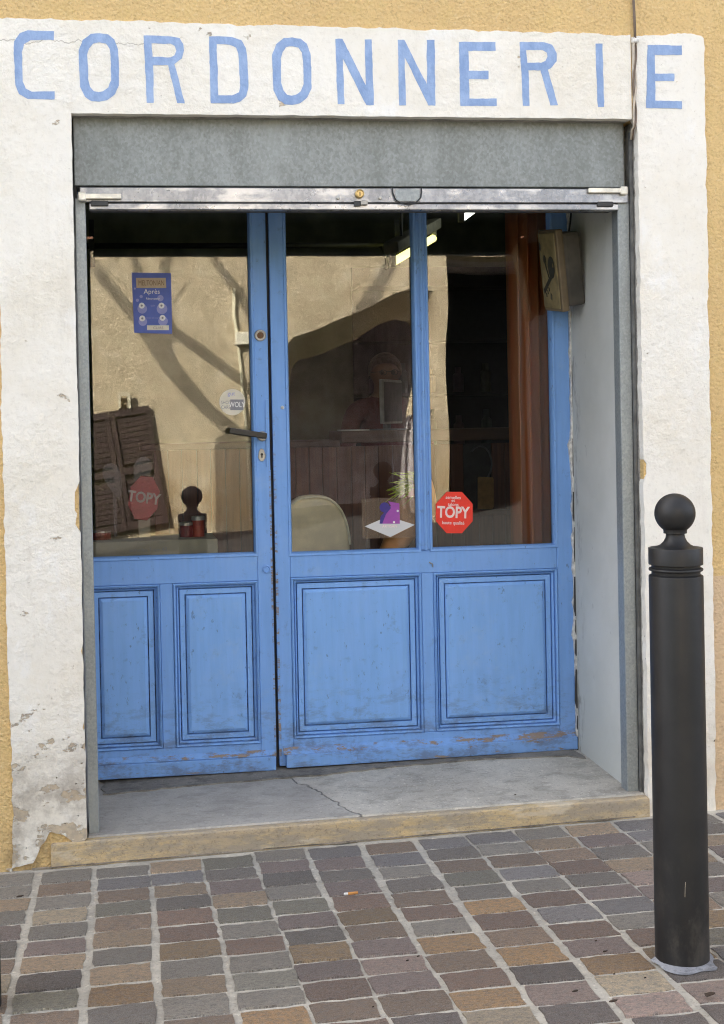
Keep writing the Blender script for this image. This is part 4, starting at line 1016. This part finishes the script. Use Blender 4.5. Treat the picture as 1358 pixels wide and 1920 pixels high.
# ceiling pipe, lamps
pl, pr_ = at(160, 459, 2.5), at(758, 462, 2.5)
zpz = (pl.z + pr_.z)/2
pp = thing('ceiling_pipe', 'dark metal pipe hung level below the shop ceiling', 'pipe', (.6, 2.5, zpz))
mpipe = plain('dark_pipe', (.045, .05, .045), .6, .3)
g = G(); g.tube([(pl.x, 2.5, zpz), (pr_.x, 2.5, zpz)], .014, 10); g.build('pipe', mpipe, pp, 0, True)
for px in (172, 743):
    q = at(px, 445, 2.5); g = G(); g.box(q.x - .012, q.x + .012, 2.478, 2.485, zpz - .10, zpz + .12); g.build('bracket', mpipe, pp)
g = G(); q = at(715, 462, 2.49); g.tube([q, at(722, 478, 2.49), at(726, 498, 2.49), at(724, 505, 2.49)], .006, 6); g.build('hook', mpipe, pp, 0, True)
mtube = mk_emit('lit_fluorescent_tube', (1.0, .93, .26), .36); mtubew = mk_emit('lit_white_tube', (1.0, 1.0, .93), .8)
mlamp = plain('lamp_body', (.20, .20, .15), .6)
for lab, (a0, y0), (a1, y1), mt in (('yellowish lit tube lamp hanging behind the mullion', (738, 491), 2.15, 0, mtube) if False else ('yellowish lit tube lamp hanging behind the mullion', ((738, 491), 2.15), ((812, 447), 2.75), mtube), ('white lit tube lamp just under the shutter edge', ((866, 408), 2.2), ((910, 376), 2.7), mtubew)):
    A, B = at(*a0, y0), at(*a1, y1)
    t = thing('tube_lamp', lab, 'lamp', (A + B)/2, 'fluorescent lamps in the shop')
    g = G(); g.tube([A, B], .019, 12); g.build('tube', mt, t, 0, True)
    g = G(); up_ = Vector((0, 0, .045)); n = (B - A).normalized(); sd = n.cross(Vector((0, 0, 1))).normalized()*.035
    A2, B2 = A - n*.04 + up_, B + n*.04 + up_
    vv = [A2 - sd, A2 + sd, B2 + sd, B2 - sd]
    bmv = [g.bm.verts.new(p_) for p_ in vv] + [g.bm.verts.new(p_ + Vector((0, 0, .05))) for p_ in vv]
    for f in ((0, 1, 2, 3), (7, 6, 5, 4), (0, 4, 5, 1), (1, 5, 6, 2), (2, 6, 7, 3), (3, 7, 4, 0)): g.bm.faces.new([bmv[i] for i in f])
    g.build('housing', mlamp, t, .004)
    for e_ in (A - n*.012, B + n*.012):
        g = G(); g.box(e_.x - .014, e_.x + .014, e_.y - .012, e_.y + .012, e_.z - .02, e_.z + .048); g.build('lamp_holder', mlamp, t, .003)
    for e_ in (A.lerp(B, .2), A.lerp(B, .8)):
        g = G(); g.tube([e_ + Vector((0, 0, .095)), (e_.x, e_.y, 2.60)], .005, 6); g.build('hanger', mpipe, t)
# curtain
cxa, cxb = X(961, 700, .74), X(1045, 700, .74)
g = G(); n = 110; top = []; bot = []
for i in range(n + 1):
    t = i/n; x = cxa + (cxb - cxa)*t
    y = .76 + .045*math.sin(t*30 + 1.5*math.sin(t*5)) + .012*math.sin(t*67)
    top.append((x, y, 2.3)); bot.append((x + .004*math.sin(t*30), y + .008*math.sin(t*13), .12))
tv = [g.bm.verts.new(p_) for p_ in top]; bv = [g.bm.verts.new(p_) for p_ in bot]
tv2 = [g.bm.verts.new((p_[0], p_[1] + .003, p_[2])) for p_ in top]; bv2 = [g.bm.verts.new((p_[0], p_[1] + .003, p_[2])) for p_ in bot]
for i in range(n):
    g.bm.faces.new((tv[i], tv[i + 1], bv[i + 1], bv[i])); g.bm.faces.new((tv2[i], bv2[i], bv2[i + 1], tv2[i + 1]))
tag(g.build('curtain', M['curtain'], None, 0, True), label='brown pleated curtain drawn to the right inside the right pane', cat='curtain')
# cream upholstered chair back, tan boot-like planter with grass (just inside the middle pane)
cc = at(598, 1030, 1.0)
ch_t = thing('chair', 'cream covered chair with rounded back inside the middle pane', 'chair', (cc.x, 1.0, .086))
cream = plain('cream_cover', (.80, .69, .46), .55, 0, .15, 9)
zt_ = Z(575, 928, 1.0); rw = X(655, 1030, 1.0) - cc.x
prof = [];
for i in range(25):
    t = math.pi*i/24; prof.append((cc.x - .02 + (rw + .02)*math.copysign(abs(math.cos(t))**.75, math.cos(t)), cc.z - .02 + (zt_ - cc.z + .02)*abs(math.sin(t))**.8))
prof += [(cc.x - .02 - rw - .02, .50), (cc.x + rw, .50)]
g = G(); g.slab([prof], lambda p, d: Vector((p[0], .97 + d, p[1])), .075); g.build('backrest', cream, ch_t, .022, True, 3)
g = G(); g.tube([(p[0]*.985 + cc.x*.015, .968, p[1] - .006) for p in prof[1:24]], .0045, 6); g.build('piping', plain('pale_piping', (.85, .78, .58), .6), ch_t, 0, True)
g = G(); g.box(cc.x - rw - .02, cc.x + rw, 1.05, 1.45, .44, .52); g.build('seat', cream, ch_t, .02, True, 2)
for sx_ in (-1, 1):
    for yy in (1.02, 1.42):
        g = G(); g.tube([(cc.x + sx_*(rw - .03), yy, .088), (cc.x + sx_*(rw - .03), yy, .45)], .014, 8); g.build('leg', M['steel'], ch_t, 0, True)
p0, p1 = at(722, 1050, .66), at(792, 930, .68)
vase = thing('planter', 'tan slanted boot shaped planter behind the emblem sticker', 'planter', (p0.x, .8, .78))
tanm = plain('tan_leather', (.80, .38, .16), .5, 0, .15, 10)
q = [p0 + Vector((-.01, 0, -.09)), p0, p0.lerp(p1, .35), p0.lerp(p1, .7), p1, p1 + Vector((.03, .0, .004))]
g = G(); g.tube(q, [.030, .031, .046, .066, .076, .072], 18); g.build('shaft', tanm, vase, 0, True)
mgr = plain('bright_grass', (.50, .58, .03), .5, 0, .4, 30); 
g = G(); r = random.Random(3)
for i in range(170):
    s0 = p1 + Vector((r.uniform(-.02, .035), r.uniform(-.04, .035), r.uniform(-.005, .03)))
    L = r.uniform(.06, .115); a = r.uniform(-.15, .75)
    dr = Vector((-math.cos(a), r.uniform(-.35, .2), math.sin(a))).normalized()
    md_ = s0 + dr*L*.55 + Vector((0, 0, .012)); en = s0 + dr*L + Vector((0, 0, r.uniform(-.02, .006)))
    g.tube([s0, md_, en], [.0032, .0038, .0006], 4, False)
tag(g.build('grass_tuft', mgr, None, 0, True), label='tuft of yellow green grass blades spilling from the tan planter', cat='plant')
# window board under the left pane with the display
zsf = Z(330, 1008, .80)
sf = thing('display_shelf', 'grey beige display shelf behind the foot of the left door pane', 'shelf', (.2, .75, zsf - .04))
mb = plain('beige_board', (.30, .27, .20), .7, 0, .12, 10)
g = G(); g.box(X(150, 1020, .72), X(408, 1020, .72), .722, .98, zsf - .016, zsf - .002); g.build('shelf_board', mb, sf, .002)
g = G(); g.box(X(150, 1020, .72), X(408, 1020, .72), .712, .7215, zsf - .11, zsf); fb = g.build('front_board', mb, sf, .002)
g = G(); q0 = at(278, 1031, .711)
text_mesh(g, 'semelles Topy 43', lambda p, d: Vector((q0.x + p[0], .7112, q0.z + p[1])), .018); g.build('lettering', pm['grey'], fb)
tp = at(270, 934, .86)
tpo = thing('red_placard', 'red octagonal placard with white lettering on the display shelf', 'placard', (tp.x, .86, zsf))
oct_ = [(tp.x + .055*math.cos(math.pi*(i + .5)/4), tp.z + .082*math.sin(math.pi*(i + .5)/4)) for i in range(8)]
TL = Matrix.Translation((tp.x, 0, tp.z)) @ Matrix.Rotation(R(9), 4, 'Y') @ Matrix.Translation((-tp.x, 0, -tp.z))
g = G(); g.slab([oct_], xz(.86), .006); g.build('board', plain('reflection_dulled_red', (.34, .055, .06), .6), tpo, .001, False, 1, TL)  # reflection haze of the pane put into the dulled red and white
g = G(); text_mesh(g, 'TOPY', lambda p, d: Vector((tp.x + p[0]*.85, .8588, tp.z + p[1])), .052, bold=.0015); g.build('lettering', plain('reflection_dulled_white', (.42, .38, .36), .6), tpo, 0, False, 1, TL)
g = G(); g.box(tp.x - .02, tp.x + .02, .867, .90, zsf - .0015, tp.z - .03); g.build('prop', mb, tpo)
msole = plain('grey_rubber_sole', (.10, .10, .098), .6)
for i, (px, py, rr) in enumerate(((215, 905, .3), (265, 893, -.2))):
    q = at(px, py, .93); sol = []
    for k in range(24):
        t = 2*math.pi*k/24; w_ = .026*(1 - .25*math.sin(t)*(-1)) if True else 0
        sol.append((w_*math.cos(t) + .006*math.sin(2*t), .07*math.sin(t)))
    ca, sa = math.cos(rr), math.sin(rr)
    g = G(); g.slab([[(q.x + u*ca - v_*sa, q.z + u*sa + v_*ca) for u, v_ in sol]], xz(.93), .008)
    g.box(q.x - .006, q.x + .006, .9385, .95, zsf - .0015, q.z)
    tag(g.build('shoe_sole', msole), label=('grey rubber shoe sole leaning left of the red placard', 'grey rubber shoe sole standing behind the red placard')[i], cat='shoe sole', group='soles on the display shelf')
for i, (px, c, w_, h_) in enumerate(((350, (.14, .02, .02), .05, .05), (372, (.30, .05, .03), .045, .07), (190, (.22, .04, .03), .07, .03))):
    q = at(px, 1000, .84); mt = plain('tin_paint_%d' % i, c, .4)
    t = thing('polish_tin', ['dark red shoe polish tin on the shelf right of the placard', 'orange red tall tin at the right end of the shelf', 'flat red tin at the left end of the shelf'][i], 'tin', (q.x, .84, zsf - .0015), 'shoe polish tins on the display shelf')
    g = G(); g.lathe([(w_*.48, 0), (w_*.48, h_*.8)], (q.x, .84, zsf - .0015), 20); g.build('body', mt, t)
    g = G(); g.lathe([(w_*.5, h_*.8), (w_*.5, h_*.98), (w_*.46, h_)], (q.x, .84, zsf - .001), 20); g.build('lid', M['steel'], t)
# back shelves with goods, dim
bs = thing('back_shelf', 'dark shelf unit with faint goods on the back wall right of the counter', 'shelf', (2.0, 4.4, .086))
mbs = plain('black_shelf', (.02, .02, .022), .7)
g = G(); g.box(1.5, 2.9, 4.56, 4.58, .087, 2.2); g.build('back_panel', mbs, bs)
for i in range(6):
    g = G(); g.box(1.5, 2.9, 4.28, 4.559, .35 + i*.34, .37 + i*.34); g.build('shelf_board', mbs, bs)
for i in range(14):
    r = random.Random(50 + i); x = 1.6 + (i % 7)*.18; z = .371 + (1 + i//7 + 1)*.34; h = r.uniform(.12, .24)
    g = G(); g.lathe([(.035, 0), (.035, h*.7), (.02, h*.78), (.02, h)], (x, 4.4, z), 10)
    tag(g.build('bottle', plain('goods_%d' % i, (r.uniform(.05, .16), r.uniform(.05, .12), r.uniform(.05, .12)), .4)), label='dim bottle standing on the dark back shelf', cat='bottle', group='bottles on the back shelf')

# ================================================================== OPPOSITE SIDE OF THE STREET (seen only as reflection, lights the shade)
yo = -9.0
opp = thing('opposite_house', 'ochre plastered house across the street reflected in the panes', 'house', (1.5, yo - .4, gz(1.5, yo)))
ar_ = [(1.72, -.2), (1.72, 1.9), (1.75, 2.18), (1.86, 2.30), (2.15, 2.36), (2.61, 2.50), (3.0, 2.66), (3.2, 2.72), (3.36, 2.70), (3.43, 2.55), (3.44, 2.35), (3.40, 1.9), (3.35, 1.5), (3.33, -.2)]
outer = [(-1.2, -.3), (1.72, -.3), *[(a, b) for a, b in ar_], (3.33, -.3), (3.51, -.3), (3.51, 3.08), (4.9, 3.08), (4.9, -.3), (5.3, -.3), (5.3, 3.25), (-1.2, 3.25)]
g = G(); g.slab([outer], lambda p, d: Vector((p[0], yo - d, p[1])), .45); g.build('wall', M['far_wall'], opp)
g = G(); mid_ = Vector((2.55, 1.1))
def spl(i, t):
    p = Vector(ar_[i]); q = p + (mid_ - p)*(.17*t); return (q.x, yo - .002 - t*.42, q.y)
for i in range(1, len(ar_) - 2):
    g.quad(spl(i, 0), spl(i + 1, 0), spl(i + 1, 1), spl(i, 1))
g.build('arch_splay', M['far_wall'], opp)
mdoor = plain('dark_brown_gate', (.74, .68, .69), .7, 0, .3, 6)
g = G(); g.box(1.2, 3.49, yo - 3.3, yo - 3.25, -.25, 3.3); g.build('gate', mdoor, opp); g = G(); g.box(1.30, 1.40, yo - 3.24, yo - .451, -.25, 3.3); g.build('passage_wall', mdoor, opp); g = G(); g.box(3.41, 3.5, yo - 3.24, yo - .451, -.25, 3.3); g.build('passage_wall', mdoor, opp); g = G(); g.box(1.41, 3.40, yo - 3.24, yo - .451, 3.1, 3.2); g.build('passage_ceiling', mdoor, opp); g = G(); g.box(3.45, 5.1, yo - 2.0, yo - 1.9, -.25, 3.11); g.build('gate', plain('black_gate', (.012, .012, .013), .8), opp)
g = G(); g.box(3.51, 5.2, yo - 2.1, yo - .451, 3.12, 3.17); g.build('carport_roof', mdoor, opp)
g = G(); g.box(-1.3, 5.4, yo - 5, yo + .12, 3.251, 3.33); g.build('roof', plain('clay_roof', (.28, .13, .08), .9), opp)
mshut = mk_wood('dark_shutter_wood', (.045, .026, .022), (.075, .045, .035)); 
LEAN = Matrix.Translation((.10, yo + .03, 1.50)) @ Matrix.Rotation(R(-8.5), 4, 'Y') @ Matrix.Translation((-.10, 0, -1.50))
for i, (xa, xb_) in enumerate(((-.42, .06), (.07, .50))):
    sh_o = thing('old_shutter', ('left dark louvred shutter leaning askew on the house across the street', 'right dark louvred shutter leaning askew on the house across the street')[i], 'shutter', (xa, yo + .03, .2), 'old shutters across the street')
    zb0, zt0 = .24, 1.50
    g = G(); g.box(xa, xa + .05, .002, .045, zb0, zt0); g.build('stile', mshut, sh_o, 0, False, 1, LEAN); g = G(); g.box(xb_ - .05, xb_, .002, .045, zb0, zt0); g.build('stile', mshut, sh_o, 0, False, 1, LEAN)
    for za, zb_ in ((zt0 - .07, zt0), (zb0, zb0 + .08), (.82, .89)):
        g = G(); g.box(xa + .051, xb_ - .051, .002, .045, za, zb_); g.build('rail', mshut, sh_o, 0, False, 1, LEAN)
    for k in range(22):
        z = zb0 + .095 + k*.054
        if abs(z + .024 - .855) < .065 or z > zt0 - .12: continue
        g = G(); g.box(xa + .052, xb_ - .052, .010, .020, z, z + .046); g.build('slat', mshut, sh_o, 0, False, 1, LEAN)
g = G(); cq = [(1.42, 2.75), (1.40, 2.5), (1.43, 2.2), (1.47, 1.9), (1.52, 1.2), (1.55, .3)]
g.tube([(x_, yo + .03, z_) for x_, z_ in cq], .020, 8)
cd = thing('conduit', 'cream conduit with a junction box on the house across the street', 'conduit', (1.55, yo + .03, .2))
g.build('pipe', plain('cream_pvc', (.72, .66, .46), .5), cd, 0, True); g = G(); g.box(1.40, 1.56, yo + .002, yo + .09, 2.16, 2.30); g.build('junction_box', plain('cream_box', (.74, .70, .56), .5), cd, .01)
g = G(); g.box(.27, .30, yo + .002, yo + .10, 1.53, 1.66); g.box(.17, .30, yo + .06, yo + .10, 1.661, 1.70); g.box(.17, .20, yo + .002, yo + .10, 1.53, 1.66)
tag(g.build('shutter_bracket', plain('pale_bracket', (.6, .55, .4), .6)), label='pale square bracket above the dark shutters across the street', cat='bracket')

# unseen dark hedges added beside that house to cut its bounce light
mhedge = plain('dark_blocker_hedge', (.035, .05, .022), .9, 0, .5, 9, .8)
for i, (xa, xb_) in enumerate(((-16, -1.32), (5.42, 18))):
    h_ = thing('blocker_hedge', ('unseen dark green foliage added left of the house to cut bounced light', 'unseen dark green foliage added right of the house to cut bounced light')[i], 'blocker_hedge', ((xa + xb_)/2, yo - .6, gz((xa + xb_)/2, yo)), 'hedges added to cut bounced light')
    g = G(); r = random.Random(i + 5); nx_ = int((xb_ - xa)/.35); nz_ = 9
    grid_ = {}
    prof_ = [(0, -.4), (0, .4), (.03, 1.0), (.05, 1.7), (.02, 2.3), (-.12, 2.75), (-.45, 2.95), (-.9, 2.9), (-1.2, 2.4), (-1.25, -.4)]
    for ix in range(nx_ + 1):
        for iz, (dy, z) in enumerate(prof_):
            x_ = xa + (xb_ - xa)*ix/nx_
            n_ = mnoise.noise(Vector((x_*1.3, z*1.3, i*7 + dy))) * .16
            grid_[ix, iz] = g.bm.verts.new((x_, yo - .1 + dy + n_ + r.uniform(-.04, .04), z + n_*.6 + r.uniform(-.03, .03)))
    for ix in range(nx_):
        for iz in range(len(prof_) - 1):
            g.bm.faces.new((grid_[ix, iz], grid_[ix + 1, iz], grid_[ix + 1, iz + 1], grid_[ix, iz + 1]))
    g.build('foliage', mhedge, h_)
    g = G()
    for k in range(2600):
        x_ = r.uniform(xa, xb_); z = r.uniform(0, 2.9); c_ = Vector((x_, yo + r.uniform(-.08, .14), z)); a = r.uniform(0, 6.28); u_ = Vector((math.cos(a), r.uniform(-.6, .6), math.sin(a)))*.05; v_ = Vector((-math.sin(a), r.uniform(-.6, .6), math.cos(a)))*.03
        g.quad(c_ - u_, c_ - v_, c_ + u_, c_ + v_)
    o = g.build('leaves', mhedge, h_); o['kind'] = 'stuff'

# bare plane tree, its branches throwing shadows on that house
yt = -6.5
def tp_(x, z, j=0.0):
    t = (yt + j - yo)/S.y; return Vector((x, yo, z)) + S*t
tree = thing('bare_tree', 'leafless tree by the road casting branch shadows across the street', 'tree', (tp_(1.52, 0).x, yt, gz(0, yt)))
bark = plain('grey_bark', (.16, .14, .11), .9, 0, .3, 12, .5)
tb = tp_(1.52, 1.0)
g = G(); g.tube([(tb.x + .03, yt, gz(0, yt) - .05), (tb.x, yt, .5), (tb.x - .02, yt, 1.8), (tb.x, yt, 2.6), tb], [.36, .31, .29, .28, .25], 14); g.build('trunk', bark, tree, 0, True)
limbs = [([(1.50, .98), (1.386, 1.26), (1.1, 1.52), (.74, 1.95), (.62, 2.16), (.35, 2.49), (.03, 2.88), (-.4, 3.5)], [.14, .06, .055, .075, .08, .05, .045, .03]),
         ([(1.60, 1.05), (1.72, 1.5), (1.565, 1.72), (1.1, 2.08), (.79, 2.30), (.5, 2.7), (.3, 3.3)], [.10, .06, .045, .045, .045, .04, .025]),
         ([(.70, 2.0), (.66, 2.5), (.7, 3.0), (.9, 3.6)], [.06, .035, .03, .02]),
         ([(1.8, 1.5), (1.75, 2.2), (1.5, 2.65), (1.2, 3.1)], [.07, .05, .045, .03]),
         ([(1.8, 1.4), (2.3, 2.0), (2.9, 2.9), (3.4, 3.8)], [.08, .06, .05, .03])]
for pts, rr in limbs:
    g = G(); P_ = [tp_(x_, z_, .1*math.sin(i)) for i, (x_, z_) in enumerate(pts)]
    g.tube(P_, [q_*1.3 for q_ in rr], 8); g.build('branch', bark, tree, 0, True)
g = G(); r = random.Random(9)
for i in range(26):
    pts, rr = r.choice(limbs); k = r.randrange(1, len(pts)); x_, z_ = pts[k]
    a = r.uniform(.3, 2.6); L = r.uniform(.25, .9); p = tp_(x_, z_, r.uniform(-.1, .1))
    d = Vector((math.cos(a)*.9, r.uniform(-.5, .5), math.sin(a)*.8)); q = p + d*L
    g.tube([p, p.lerp(q, .5) + Vector((0, 0, .04)), q], [.012, .008, .003], 5, False)
g.build('twigs', bark, tree, 0, True)
